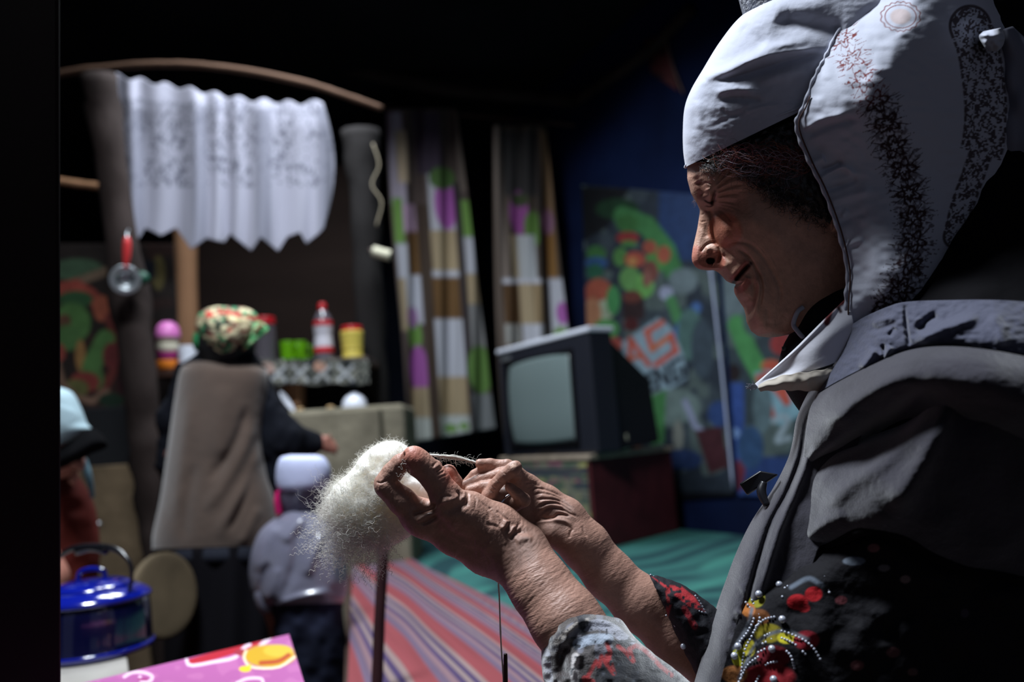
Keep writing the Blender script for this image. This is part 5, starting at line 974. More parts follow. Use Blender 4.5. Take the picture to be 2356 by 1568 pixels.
o2 = [('r',1130,285,1330,1010,(84,74,66)),('r',1130,285,1150,1010,(130,118,110)),('r',1152,300,1250,450,(60,58,58)),('e',1182,490,22,50,(150,84,146)),('e',1212,525,20,40,(96,130,66)),('e',1185,460,20,16,(70,80,56)),('r',1160,540,1175,640,Be),('r',1175,540,1215,650,(180,184,188)),('r',1134,640,1290,652,Wt),('r',1134,652,1172,745,(88,66,46)),('r',1172,652,1205,745,Be),('r',1205,652,1225,745,(150,130,100)),('r',1134,745,1170,790,(160,160,156)),('r',1175,745,1225,830,Wt),
 ('r',1240,300,1262,540,(136,110,84)),('r',1236,540,1262,640,(140,104,62)),('r',1242,640,1278,780,Wt),('e',1268,720,14,26,Pu),('e',1262,770,18,18,Gn),('r',1225,300,1240,800,(56,50,48)),('e',1246,510,14,30,(150,110,136)),('r',1140,790,1170,1010,(140,126,112))]  # narrow dark strip paints a pleat's shade here too
M_cur = mat('printed_curtain', (90,90,90), .9, .1, vc=True)
def pleat(k, a): return lambda x, y, w_: (x, y, w_+a*np.sin(x/k+.6*np.sin(y/160))+.5*a*np.sin(x/(k*.46)+2))
def crow(x0, x1, y, y1=None): return [(x0+(x1-x0)*g, y+((y1 if y1 else y)-y)*g, 0) for g in np.linspace(0, 1, 5)]
c1 = sheet('long_curtain', [crow(888,1050,250), crow(896,1076,450), crow(912,1098,640), crow(926,1118,800), crow(940,1140,1018,985)], 170, 160, 4.7, M_cur, None, col=check(0, 260, .073, o1), thick=5, fn=pleat(13, 34))
tag(c1, 'long checked and flowered curtain left of the television', 'curtain')
c2 = sheet('long_curtain', [crow(1135,1256,288), crow(1136,1278,500), crow(1140,1300,700), crow(1150,1322,900), crow(1160,1330,1010)], 150, 130, 4.6, M_cur, None, col=check(0, 290, .06, o2), thick=5, fn=pleat(12, 32))
tag(c2, 'dimmer checked and flowered curtain directly behind the television', 'curtain')
tag(tube('curtain_pole', [P(860,246,4.76), P(1100,268,4.76), P(1340,290,4.66)], .012, M_dkwood, n=8), 'dark thin pole carrying the two long curtains', 'curtain pole')

# ---- television on its cabinet
Q1, Q0, Q2 = G2(np.array(1370.), np.array(1250.)), None, None
dTV = 3.2; Q1 = P(1372,1248,dTV); zc = P(1366,1046,dTV)[2]
Q0 = P(1150,1000,3.95); Q2 = P(1541,1000,3.72); Q0[2] = Q2[2] = PZ; Q1[2] = PZ
Q3 = Q0+Q2-Q1; M_cab = mat('papered_board', (92,92,78), .9, .15, vc=True); 
def face_sheet(name, A, B_, z0, z1, n, m, colf, parent, nv=50, nu=80):   # flat printed face, 6 mm proud
    u, v = np.meshgrid(np.linspace(0, 1, nu), np.linspace(0, 1, nv)); p = np.array(A)*(1-u[..., None])+np.array(B_)*u[..., None]; p[..., 2] = z1+(z0-z1)*v
    n = np.array(n, float); idx = np.arange(nv*nu).reshape(nv, nu); rg = np.concatenate([idx[0, :], idx[1:, -1], idx[-1, -2::-1], idx[-2:0:-1, 0]]); r2 = np.roll(rg, -1); N2 = nv*nu
    Fq = np.concatenate([grid_faces(nv, nu), grid_faces(nv, nu, off=N2, flip=True), np.stack([r2, rg, rg+N2, r2+N2], -1)])[:, ::-1]; a = p.reshape(-1, 3)
    x, y, d = proj(a+n*.006); c = colf(x, y); return mesh(name, np.concatenate([a+n*.006, a+n*.001]), Fq, m, parent, smooth=False, col=np.concatenate([c, c]))
fd_ = (Q1-Q0)/np.linalg.norm(Q1-Q0); nF = np.array([fd_[1], -fd_[0], 0]); nF = nF if nF@(CAM-Q1) > 0 else -nF
sd_ = (Q2-Q1)/np.linalg.norm(Q2-Q1); nS = np.array([sd_[1], -sd_[0], 0]); nS = nS if nS@(CAM-Q1) > 0 else -nS
cab = thing('cabinet', 'low papered cabinet with dark red side under the television', 'cabinet', loc=tuple((Q0+Q1+Q2+Q3)/4))
zt = zc-.02; k = []
k.append(hexa('body', [Q0, Q1, Q2, Q3], [(*a[:2], zt) for a in (Q0, Q1, Q2, Q3)], mat('dark_red_board', (74,24,30), .7, .3, var=.3, vs=10), None, .004))
M_edge = mat('worn_edge', (150,136,120), .7, .3, var=.3, vs=20)
big = [a+(a-(Q0+Q2)/2)*.03 for a in (Q0, Q1, Q2, Q3)]
k.append(hexa('top_board', [(*a[:2], zt) for a in big], [(*a[:2], zt+.022) for a in big], M_edge, None, .004))
k.append(face_sheet('papered_front', Q0+fd_*.02, Q1-fd_*.02, PZ+.01, zt-.01, nF, M_cab, lambda x, y: paint(x, y, (104,104,90), [('n',18,14,.15,31,(70,84,70)),('n',10,10,.42,32,(120,70,90)),('n',12,9,.45,33,(150,146,90)),('n',300,6,.35,34,(50,60,66)),('r',1130,1075,1400,1086,(60,60,66))], 3), None))
adopt(cab, *k)
tv = thing('television', 'old black tube television with lit top edge painted pale on the papered cabinet', 'television', loc=tuple((Q0+Q1+Q2+Q3)/4+np.array([0, 0, zt+.022-PZ])))
zb = zt+.024; fA = Q0+fd_*.0+sd_*0; T0 = P(1158,1000,3.88); T1 = P(1373,1000,3.24); T0[2] = T1[2] = 0
f2 = (T1-T0)/np.linalg.norm(T1-T0); n2_ = np.array([f2[1], -f2[0], 0]); n2_ = n2_ if n2_@(CAM-T1) > 0 else -n2_; Wd = np.linalg.norm((T1-T0)[:2]); Ht = .50
def tvp(a, b, c_): q_ = T0+f2*a*Wd-n2_*b; q_[2] = zb+c_*Ht; return q_
M_tv = mat('black_plastic', (30,32,40), .35, .5); M_tvb = mat('tv_back', (16,16,20), .6, .3)
lean = -.02
k = [hexa('back_housing', [tvp(.02,.10,.0), tvp(.98,.10,.0), tvp(.98,.10,.98), tvp(.02,.10,.98)], [tvp(.16,.44,.05), tvp(.84,.44,.05), tvp(.80,.44,.62), tvp(.20,.44,.62)], M_tvb, None, .01),
     hexa('bezel', [tvp(0,0,0), tvp(1,0,0), tvp(1,0,1), tvp(0,0,1)], [tvp(0,.12,0), tvp(1,.12,0), tvp(1,.12,1), tvp(0,.12,1)], M_tv, None, .008),
     hexa('lit_top_strip', [tvp(-.01,-.006,1.0), tvp(1.01,-.006,1.0), tvp(1.01,.13,1.0), tvp(-.01,.13,1.0)], [tvp(-.01,-.006,1.045), tvp(1.01,-.006,1.045), tvp(1.01,.13,1.045), tvp(-.01,.13,1.045)], mat('lit_edge_plastic', (206,210,222), .4, .5), None, .006)]  # pale strip paints the light along the set's top edge
M_scr = mat('grey_glass', (104,118,118), .22, .6, coat=.3)
u, v = np.meshgrid(np.linspace(0, 1, 24), np.linspace(0, 1, 24)); sg = 1-(np.abs(2*u-1)**3+np.abs(2*v-1)**3)*.5
def cshape(a, b): return .5+(a-.5)*(1-.05*(2*b-1)**2)
a_ = .12+.70*cshape(u, v); b_ = .10+.78*cshape(v, u); Vs = T0+f2*(a_*Wd)[..., None]+n2_*(.002+.022*np.clip(sg, 0, 1))[..., None]; Vs[..., 2] = zb+b_*Ht
Vb = Vs-n2_*.03; idx = np.arange(576).reshape(24, 24); rg = np.concatenate([idx[0, :], idx[1:, -1], idx[-1, -2::-1], idx[-2:0:-1, 0]]); r2 = np.roll(rg, -1)
k.append(mesh('screen', np.concatenate([Vs.reshape(-1, 3), Vb.reshape(-1, 3)]), np.concatenate([grid_faces(24, 24), grid_faces(24, 24, off=576, flip=True), np.stack([r2, rg, rg+576, r2+576], -1)]), M_scr))
ins = [(.10,.08,.84,.105),(.10,.87,.84,.895),(.095,.08,.12,.895),(.82,.08,.845,.895)]
for a1, b1, a2, b2 in ins: k.append(hexa('screen_surround', [tvp(a1,.0,b1), tvp(a2,.0,b1), tvp(a2,.0,b2), tvp(a1,.0,b2)], [tvp(a1,-.014,b1), tvp(a2,-.014,b1), tvp(a2,-.014,b2), tvp(a1,-.014,b2)], mat('dark_surround', (12,12,16), .4), None, .003))
k.append(hexa('badge', [tvp(.05,-.0,.915), tvp(.16,-.0,.915), tvp(.16,-.0,.955), tvp(.05,-.0,.955)], [tvp(.05,-.006,.915), tvp(.16,-.006,.915), tvp(.16,-.006,.955), tvp(.05,-.006,.955)], M_steel, None, .001))
k.append(hexa('control_flap', [tvp(.42,-.0,.02), tvp(.58,-.0,.02), tvp(.58,-.0,.05), tvp(.42,-.0,.05)], [tvp(.42,-.006,.02), tvp(.58,-.006,.02), tvp(.58,-.006,.05), tvp(.42,-.006,.05)], M_tvb, None, .001))
adopt(tv, *k)
cpos = P(1425,1044,3.4); cpos[2] = zt+.022
wb_ = thing('thread_spool', 'small cream spool standing on the cabinet right of the television', 'spool', loc=tuple(cpos))
k1 = lathe('wound_thread', cpos, [(.012,.004),(.040,.006),(.046,.02),(.046,.06),(.040,.076),(.012,.08)], mat('cream_thread', (206,200,176), .9, .1, bump=.5, bs=120, stretch=(.1, .1, 3), bd=.002)); k2 = lathe('core', cpos, [(.008,0),(.012,.001),(.012,.086),(.008,.088)], M_dkwood); adopt(wb_, k1, k2)
# ---- jar shelf with its cloth, ledge and the things on them
SD = 3.35
def up_box(name, x0, y0, x1, y1, d, dep, m, label=None, cat=None, bev=.006, parent=None):   # upright slab seen between two points
    A_ = P(x0, y1, d); B_ = P(x1, y1, d); zt_ = P((x0+x1)/2, y0, d)[2]; z0_ = P((x0+x1)/2, y1, d)[2]; A_[2] = B_[2] = z0_; o_ = np.array([0, dep, 0])
    o = hexa(name, [A_, B_, B_+o_, A_+o_], [a+np.array([0, 0, zt_-z0_]) for a in (A_, B_, B_+o_, A_+o_)], m, parent, bev)
    return tag(o, label, cat) if label else o
def top_z(x, y, d): return float(P(x, y, d)[2])
Z1 = top_z(700, 828, SD)
sA, sB = P(352,828,SD), P(846,828,SD); sA[2] = sB[2] = Z1; dpv = np.array([0, .30, 0])
shelf = hexa('shelf', [sA-[0,0,.03], sB-[0,0,.03], sB+dpv-[0,0,.03], sA+dpv-[0,0,.03]], [sA, sB, sB+dpv, sA+dpv], M_dkwood, None, .004); tag(shelf, 'long wooden shelf holding jars behind the woman in the vest', 'shelf')
def pat(x, y):
    c = paint(x, y, (96,98,92), [('n',9,8,.1,41,(40,44,46))]+[('s',[(a-16,842),(a+16,874)],4,(176,180,184)) for a in (640,690,742,795)]+[('s',[(a+16,842),(a-16,874)],4,(176,180,184)) for a in (640,690,742,795)]+[('e',614,846,20,13,(190,160,150)),('e',736,842,14,12,(196,150,130)),('n',6,6,.5,42,(150,150,140))], 2); return c
u = [(x, 826, 0) for x in (570, 640, 710, 780, 850)]; rows_ = [[(x, y+.0*x, 0) for x in (572,640,710,780,850)] for y in (826,840,860,884)]
sc_ = sheet('shelf_cloth', rows_, 40, 160, SD-.02, M_cloth, None, col=pat, thick=4, fn=lambda x, y, w_: (x, y+2.5*np.sin(x/14)*(y > 870), w_+6*np.sin(x/11)*(y-826)/58+3)); tag(sc_, 'black and white patterned cloth hanging along the jar shelf', 'shelf cloth')
dark = up_box('black_box', 655, 884, 822, 930, SD+.22, .25, mat('matte_black', (12,12,14), .9), 'plain black box under the jar shelf', 'recess')  # matte black box filling the gap under the shelf
up_box('shelf_bracket', 652, 880, 690, 936, SD+.06, .1, M_pale, 'brown wooden bracket under the patterned shelf cloth', 'bracket')
M_plaster = mat('papered_plaster', (126,120,104), .9, .1, bump=.6, bs=14, var=.3, vs=7, bd=.01)
Z2 = top_z(800, 936, SD-.1)
lA, lB = P(640,938,SD-.1), P(930,938,SD-.1); lA[2] = lB[2] = 0
ledge = hexa('ledge', [lA, lB, lB+np.array([0,.36,0]), lA+np.array([0,.36,0])], [(a[0], a[1], Z2) for a in (lA, lB, lB+np.array([0,.36,0]), lA+np.array([0,.36,0]))], M_plaster, None, .02); tag(ledge, 'beige papered hearth ledge below the jar shelf', 'ledge')
up_box('papered_pillar', 776, 940, 884, 1180, SD-.22, .1, M_plaster, 'pale papered block standing left of the long curtain', 'block')
up_box('dark_panel', 884, 948, 936, 1180, SD+.05, .05, mat('dark_print', (58,60,66), .9, .1, var=.6, vs=12), 'narrow dark printed panel between the pale block and the long curtain', 'panel')
def glass(name, c): return mat(name, c, .12, .6, trans=.35, coat=.5)
def pot(name, px, ybot, ytop, rpx, d, prof, m, label, cat, group=None, parts=(), z=None):
    s = 1/FPX*d; c = P(px, ybot, d); c[2] = z if z is not None else c[2]; H = (ybot-ytop)*s; r = rpx*s
    t = thing(name, label, cat, group, loc=tuple(c)); ks = [lathe('body', c, [(a*r, b*H) for a, b in prof], m, n=24)]
    for nm, pr, mm in parts: ks.append(lathe(nm, c, [(a*r, b*H) for a, b in pr], mm, n=24))
    adopt(t, *ks); return t, c, r, H
ds = SD+.14; zsh = Z1+.001
M_red = mat('red_lid', (190,28,38), .35, .5); M_yel = mat('yellow_tub', (206,186,84), .5, .4); M_green = mat('green_mug', (96,160,14), .25, .5); M_whitec = mat('white_ceramic', (216,220,232), .25, .5); M_pink = mat('pink_plastic', (214,120,190), .4, .5)
pot('plastic_jar', 812, 820, 742, 27, ds, [(.3,.0),(.84,.005),(.9,.06),(.84,.3),(.9,.32),(.88,.36),(.96,.7),(.98,.8),(.9,.86),(.3,.87)], M_yel, 'yellow plastic tub with a red lid on the shelf', 'tub', z=zsh, parts=[('lid', [(.3,.86),(.86,.86),(.88,.9),(.86,1.0),(.3,1.0)], M_red)])
pot('bottle', 746, 822, 684, 22, ds, [(.3,0),(.92,.005),(.98,.06),(.95,.2),(.86,.4),(.98,.6),(.9,.72),(.6,.82),(.36,.88),(.36,.9)], glass('clear_bottle', (120,112,122)), 'clear sauce bottle with red cap and white label on the shelf', 'bottle', z=zsh,
    parts=[('label', [(.97,.16),(.99,.17),(.94,.36),(.90,.42),(1.01,.60),(1.0,.66),(.96,.66)], mat('white_label', (206,204,214), .5)), ('label_band', [(.98,.60),(1.03,.61),(1.0,.68),(.96,.69)], M_red), ('label_foot', [(.98,.15),(1.01,.16),(.99,.24),(.96,.24)], M_red), ('cap', [(.2,.87),(.42,.88),(.44,.96),(.3,1.0),(.1,1.0)], M_red)])
pot('jar', 610, 826, 712, 27, ds, [(.3,0),(.9,.01),(.95,.1),(.95,.7),(.8,.84),(.3,.85)], mat('jar_glass', (84,80,86), .15, .7, coat=.5), 'glass jar with a red lid half hidden by the patterned head scarf', 'jar', z=zsh, parts=[('lid', [(.3,.84),(.9,.84),(.92,.9),(.9,.99),(.3,1.0)], M_red)])
for px, lb in ((662, 'bright green mug with its twin on the right, on the shelf'), (690, 'bright green mug nearer the sauce bottle on the shelf')):
    t, c, r, H = pot('mug', px, 823, 770, 17, ds if px < 680 else ds+.03, [(.3,0),(.75,.01),(.85,.1),(1,.9),(1,1),(.92,1),(.9,.9),(.7,.15),(.2,.1)], M_green, lb, 'mug', 'green mugs on the jar shelf', z=zsh)
    hd = tube('handle', [c+[r*.8, 0, H*.8], c+[r*1.5, -.004, H*.75], c+[r*1.5, -.004, H*.35], c+[r*.8, 0, H*.25]], .005, M_green, n=8); adopt(t, hd)
t, c, r, H = pot('mug', 432, 830, 778, 21, ds-.1, [(.3,0),(.8,.01),(.9,.1),(1,.9),(1,1),(.92,1),(.9,.9),(.75,.15),(.2,.1)], M_whitec, 'white mug left of the patterned head scarf', 'mug', z=zsh)
adopt(t, tube('handle', [c+[r*.8, 0, H*.8], c+[r*1.5, -.004, H*.7], c+[r*1.5, -.004, H*.35], c+[r*.8, 0, H*.25]], .005, M_whitec, n=8))
pot('bowl', 386, 832, 812, 27, ds-.1, [(.3,0),(.8,.02),(.95,.4),(1,1),(.94,1),(.85,.4),(.2,.15)], mat('orange_bowl', (220,124,40), .4), 'orange bowl at the bottom of the stack on the shelf end', 'bowl', z=zsh)
pot('bowl', 386, 812, 786, 24, ds-.1, [(.3,0),(.7,.02),(.9,.3),(1,1),(.94,1),(.85,.4),(.2,.15)], mat('violet_bowl', (150,50,110), .4), 'violet bowl above the orange one in the stack', 'bowl', z=zsh+20/FPX*ds*.98)
pot('bowl', 386, 795, 768, 24, ds-.1, [(.3,0),(.8,.05),(1,.5),(.98,.9),(.9,1),(.3,1)], mat('cream_bowl', (206,200,180), .4), 'cream bowl in the stack just under the pink dome', 'bowl', z=zsh+37/FPX*ds*.98)
pot('egg_box', 386, 770, 722, 27, ds-.1, [(.3,0),(.8,.01),(.86,.14),(.98,.2),(1,.4),(.86,.72),(.5,.94),(.1,1)], M_pink, 'glossy pink egg-shaped dome on top of the bowl stack', 'box', z=zsh+64/FPX*ds*.98, parts=[('base_ring', [(.5,0),(.84,.005),(.86,.16),(.5,.17)], mat('beige_ring', (170,150,134), .5))])
cb = P(816, 936, SD); cb[2] = Z2+.002
tag(lathe('bowl', cb, [(.052,0),(.052,.004),(.046,.03),(.028,.05),(.014,.054),(.014,.06),(.002,.06)], M_whitec), 'white bowl turned upside down on the papered ledge', 'bowl')
cp_ = P(655, 936, SD-.05); cp_[2] = Z2+.035
tag(lathe('plate', cp_, [(.002,0),(.02,.0),(.034,.006),(.05,.012),(.048,.015),(.03,.010),(.002,.004)], M_whitec, tilt=np.array([[.5,0,.87],[0,1,0],[-.87,0,.5]])), 'white plate leaning on the left end of the ledge', 'plate')
for x, lb in ((690, 'small pale scrap left on the ledge'), (760, 'small beige scrap near the upturned white bowl')):
    q_ = P(x, 936, SD-.03); q_[2] = Z2+.008; tag(ball('bread_scrap', q_, .012, mat('bread', (180,150,110), .9), sc=(1.4, 1, .6), n=8), lb, 'bread')

# ---- stove block, kettle and near table on the left
M_clay = mat('clay', (98,84,66), .95, .1, bump=.8, bs=10, var=.4, vs=5, bd=.01)
up_box('clay_oven', 150, 1070, 345, 1760, 3.22, .3, M_clay, 'brown clay oven block behind the blue kettle', 'oven')
tag(ball('highlight_ball', P(227,1205,3.214), .011, M_steel, n=10), 'small steel ball added as a highlight on the clay oven', 'knob')  # steel ball added to give the round highlight
kn = tube('highlight_rod', [P(350,1300,2.35), P(350,1330,2.34), P(351,1362,2.33)], .006, M_steel, n=8); tag(kn, 'thin steel rod added as a highlight beside the round wooden board', 'rod')  # rod added to give a second bright highlight
bd_c = P(378,1368,2.1); up_ = np.array([.92,-.36,.12]); up_ /= np.linalg.norm(up_); r1 = np.cross(up_, [0, 0, 1]); r1 /= np.linalg.norm(r1)
tag(lathe('round_board', bd_c, [(.002,-.01),(.10,-.01),(.108,0),(.10,.01),(.002,.01)], mat('board_wood', (92,80,62), .8, .2, var=.3, vs=10), tilt=np.stack([r1, np.cross(up_, r1), up_], 1)), 'round pale board standing on edge between oven and vest', 'board')
zk = top_z(215, 1500, 1.55)
M_stove = mat('grey_iron', (120,118,114), .5, .4, var=.2, vs=10)
A_ = G(-260,1502,zk-.002); B_ = G(290,1490,zk-.002); C_ = G(300,1566,zk-.002); D_ = G(-330,1590,zk-.002); B2 = A_+(B_-A_); sq = [A_+(A_-D_)*.9, B_+(B_-C_)*.9, C_, D_]
sv = thing('stove', 'grey topped iron stove carrying the blue kettle', 'stove', loc=(float(C_[0])-.2, float(C_[1]), 0)); k = [hexa('stove_top', [(*a[:2], zk-.03) for a in sq], [(*a[:2], zk-.002) for a in sq], mat('pale_iron', (150,146,140), .45, .5, var=.2, vs=9), None, .004)]
ctr = sum(sq)/4; sm_ = [ctr+(a-ctr)*.93 for a in sq]; k.append(hexa('stove_body', [(*a[:2], .0) for a in sm_], [(*a[:2], zk-.03) for a in sm_], mat('black_iron', (34,32,36), .6, .4), None, .004)); adopt(sv, *k)
kc = P(212,1490,1.56); kc[2] = zk; M_enam = mat('blue_enamel', (10,22,120), .12, .7, coat=1); M_enam2 = mat('dark_blue_enamel', (8,10,44), .15, .7, coat=1)
s = 1.56/FPX; R_ = 128*s
kt = thing('kettle', 'glossy blue enamel kettle with black bail handle on the stove', 'kettle', loc=tuple(kc)); hb = .098
k = [lathe('body', kc, [(.3*R_,0),(.96*R_,.002),(1.02*R_,.010),(1.0*R_,.02),(.99*R_,.05),(.97*R_,.085),(.93*R_,hb)], M_enam2, n=48),
     lathe('shoulder', kc, [(.935*R_,hb-.002),(.99*R_,hb),(.98*R_,hb+.008),(.86*R_,hb+.018),(.70*R_,hb+.024),(.66*R_,hb+.024)], M_enam, n=48),
     lathe('lid', kc, [(.68*R_,hb+.022),(.70*R_,hb+.026),(.62*R_,hb+.032),(.40*R_,hb+.039),(.1*R_,hb+.042)], M_enam, n=48),
     lathe('base_rim', kc, [(1.0*R_,.001),(1.04*R_,.004),(1.04*R_,.012),(1.0*R_,.014)], M_enam, n=48)]
lk_ = tube('lid_handle', [kc+[-.028,0,hb+.040], kc+[-.022,0,hb+.055], kc+[0,0,hb+.060], kc+[.022,0,hb+.055], kc+[.028,0,hb+.040]], .005, M_enam, n=10); k.append(lk_)
M_blk = mat('black_handle', (14,14,18), .25, .6)
hy_ = [(-.088,.095),(-.104,.135),(-.098,.172),(-.05,.198),(.05,.198),(.098,.172),(.104,.135),(.088,.095)]
dirx = np.array([.93,-.36,0]); k.append(tube('bail_handle', [kc+dirx*a+[0,0,b] for a, b in hy_], [.0035,.0035,.004,.006,.006,.004,.0035,.0035], M_blk, n=10)); k.append(tube('grip', [kc+dirx*-.04+[0,0,.1925], kc+[0,0,.1985], kc+dirx*.04+[0,0,.1925]], .008, M_blk, n=10))
for sg_ in (-1, 1): k.append(tube('handle_lug', [kc+dirx*sg_*.082+[0,0,.085], kc+dirx*sg_*.090+[0,0,.102]], .008, M_steel, n=8, sub=3))
sd2 = np.array([-.94,.34,0]); k.append(tube('spout', [kc+sd2*.09+[0,0,.04], kc+sd2*.13+[0,0,.07], kc+sd2*.15+[0,0,.115]], [.02,.014,.010], M_enam, n=12)); adopt(kt, *k)
# near table with pink printed oilcloth
TZ = .84
tA = G(665,1458,TZ); tB = G(700,1568,TZ); tD = G(200,1568,TZ); eB = tA+(tB-tA)*1.5; eD = tA+(tD-tA)*1.5; tC = eB+eD-tA
def pk(x, y):
    return paint(x, y, (166,88,146), [('n',26,18,.25,71,(174,98,152)),('p',[(425,1518),(520,1490),(640,1462),(600,1482),(550,1500),(470,1524),(440,1532)],(170,24,44)),('s',smooth_line([(428,1512),(438,1530),(490,1522),(540,1512),(560,1490),(575,1482)]),3.5,(226,200,220)),('e',556,1500,18,8,(150,40,60)),('s',[(590,1470),(625,1462),(600,1484)],5,(216,190,206)),
      ('e',620,1508,60,26,(190,148,26)),('e',640,1496,34,14,(196,168,50)),('s',smooth_line([(600,1524),(640,1520),(664,1506)]),5,(170,70,24)),('s',smooth_line([(566,1496),(562,1514),(580,1534),(640,1534),(678,1510)]),2.5,(236,210,180)),('e',564,1538,14,7,(230,190,40)),('s',[(576,1530),(560,1538)],3,(230,190,40)),
      ('s',smooth_line([(286,1556),(304,1546),(330,1546),(350,1554),(345,1566),(325,1566),(322,1556)]),3.5,(226,190,214)),('s',smooth_line([(545,1570),(570,1560),(600,1560),(606,1572)]),3.5,(226,190,214)),('s',smooth_line([(320,1562),(338,1562)]),3,(150,40,110))], 1.6)
tq = [tA, eB, tC, eD]
M_oil = mat('pink_oilcloth', (200,100,170), .35, .5, vc=True)
tb = thing('table', 'small wooden table under the pink oilcloth', 'table', loc=(float(tC[0]), float(tC[1]), 0)); ctr = sum(tq)/4
k = [hexa('table_top', [(*(ctr+(a-ctr)*.98)[:2], TZ-.035) for a in tq], [(*(ctr+(a-ctr)*.98)[:2], TZ-.006) for a in tq], M_dkwood, None, .004)]
for a in tq:
    p_ = ctr+(a-ctr)*.85; k.append(box('leg', (p_[0], p_[1], (TZ-.035)/2), (.045, .045, TZ-.035), M_dkwood))
adopt(tb, *k)
flat_grid('tablecloth', quad([tA, eB, tC, eD]), 380, 380, TZ, .005, M_oil, pk, 'pink oilcloth printed with a yellow fruit and white curls', 'tablecloth')
# dark wooden pole standing in front of the striped rug
tag(tube('standing_pole', [P(884,1225,1.52), P(880,1300,1.52), P(873,1430,1.51), P(868,1560,1.50), P(866,1583,1.50)], [mmr(8,1.5), mmr(13,1.5), mmr(13,1.5), mmr(14,1.5), mmr(14,1.5)], mat('red_brown_wood', (50,24,28), .7, .3, bump=.3, bs=20), n=10, rough=.06), 'dark red-brown pole standing in front of the striped rug', 'pole')
rA = [P(380,1480,2.6), P(660,1480,2.6)]
tag(box('floor_mat', (-1.05, 2.75, .008), (1.3, 1.3, .016), mat('dark_red_mat', (84,20,38), .95, .1, var=.5, vs=6)), 'dark red mat on the floor around the standing woman', 'mat')

# ---- woman in the brown vest, seen from behind
M_skin2 = mat('dim_skin', (150,100,86), .6, .3)
VD = 2.4; s = VD/FPX
Bd = Body(.012)
Bd.chain([(520,780,2.38,70),(522,800,2.38,64)], .02); Bd.chain([(522,790,2.38,52),(520,860,2.42,60)], .03)
Bd.chain([(460,900,2.42,50),(570,900,2.42,50)], .04).chain([(500,900,2.42,110),(490,1100,2.42,120),(490,1260,2.42,140)], .05)
Bd.chain([(460,1300,2.42,90),(465,1700,2.42,60),(468,2030,2.42,45),(464,2040,2.34,38)], .03).chain([(540,1300,2.42,90),(545,1700,2.42,60),(545,2030,2.42,45),(549,2040,2.34,38)], .03)
Bd.chain([(440,890,2.42,40),(400,1040,2.45,36),(450,1160,2.6,35)], .03)
Bd.chain([(580,892,2.42,34),(640,1000,2.41,26),(700,1014,2.47,24),(735,1018,2.5,28)], .03)
Bd.chain([(735,1018,2.5,24),(752,1026,2.5,20),(764,1036,2.5,10),(772,1048,2.5,7)], .01)
for a_, b_ in (((758,1012),(776,1020)), ((760,1022),(780,1032)), ((756,1032),(774,1044)), ((745,1008),(762,1000))): Bd.chain([(a_[0],a_[1],2.5,9),(b_[0],b_[1],2.49,7)], .006)
v_ = body_mesh('person', Bd, M_skin2); tag(v_, 'person seen from behind in brown vest and patterned head scarf at the shelf', 'person')
M_vest = mat('brown_vest', (88,74,66), .95, .1, bump=.6, bs=40, fuzz=.3, var=.15, vs=10, bd=.003)
M_shirt = mat('black_shirt', (17,19,26), .95, .1, bump=.3, bs=30, bd=.004)
VS = [([(590,960),(560,1040),(510,1120),(470,1180)],14,12),([(600,1010),(580,1090),(530,1180),(500,1240)],12,12),([(440,900),(420,1040),(400,1200)],18,10),([(570,930),(540,1020),(480,1110)],10,-12),([(520,880),(510,980),(500,1060)],24,8),([(450,1060),(430,1160),(420,1250)],14,-8),([(590,1060),(560,1150),(520,1230)],9,-10),([(600,1160),(570,1220),(550,1260)],12,9)]
loft('vest', [(452,826,560,830,0,60),(424,836,602,842,0,100),(410,854,616,862,0,125),(400,920,612,930,0,135),(391,990,606,1000,0,140),(380,1070,612,1070,0,145),(368,1150,634,1150,0,155),(352,1225,644,1220,0,162),(350,1262,640,1254,0,160)], 120, 130, VD, M_vest, v_, S=VS, e=.85)
loft('shirt', [(490,780,562,782,-2,55),(462,806,586,810,-4,80),(420,834,606,840,-10,90),(400,850,612,856,-14,110),(386,1000,610,1010,-14,110),(360,1200,640,1200,-10,130),(352,1276,642,1266,-5,150),(350,1300,646,1290,-5,150)], 60, 60, VD, M_shirt, v_)
Sb = Body(.012); Sb.chain([(440,878,2.42,52),(406,960,2.44,50),(400,1060,2.46,48),(430,1170,2.56,46)], .03).chain([(588,886,2.42,50),(612,950,2.40,52),(652,1010,2.40,56),(700,1020,2.46,40),(722,1018,2.49,36)], .03).chain([(640,1010,2.40,60),(650,1090,2.42,62),(640,1160,2.42,55)], .04)
body_mesh('sleeves', Sb, M_shirt, v_, fn=lambda x, y, d, V: 5*vn(x/14, y/14, 9))
loft('skirt', [(356,1262,640,1252,-5,172),(352,1290,638,1280,-5,176),(372,1400,640,1400,-5,180),(376,1560,640,1560,-5,190),(372,1820,655,1820,-5,200),(372,1960,655,1960,-5,205)], 70, 90, VD, mat('dark_skirt', (18,17,22), .9, .1), v_, fn=lambda x, y, w_: (x, y, w_+9*np.sin(x/13+y/300)))
loft('waistband', [(354,1266,642,1256,-5,178),(352,1284,640,1276,-5,182),(354,1296,640,1288,-5,178)], 12, 60, VD, mat('waistband', (34,38,50), .8), v_)
hm = body_mesh('hair', Body(.01).chain([(522,784,2.38,84),(524,806,2.39,80),(530,820,2.38,60)], .02), mat('dark_hair', (18,15,16), .6), v_)
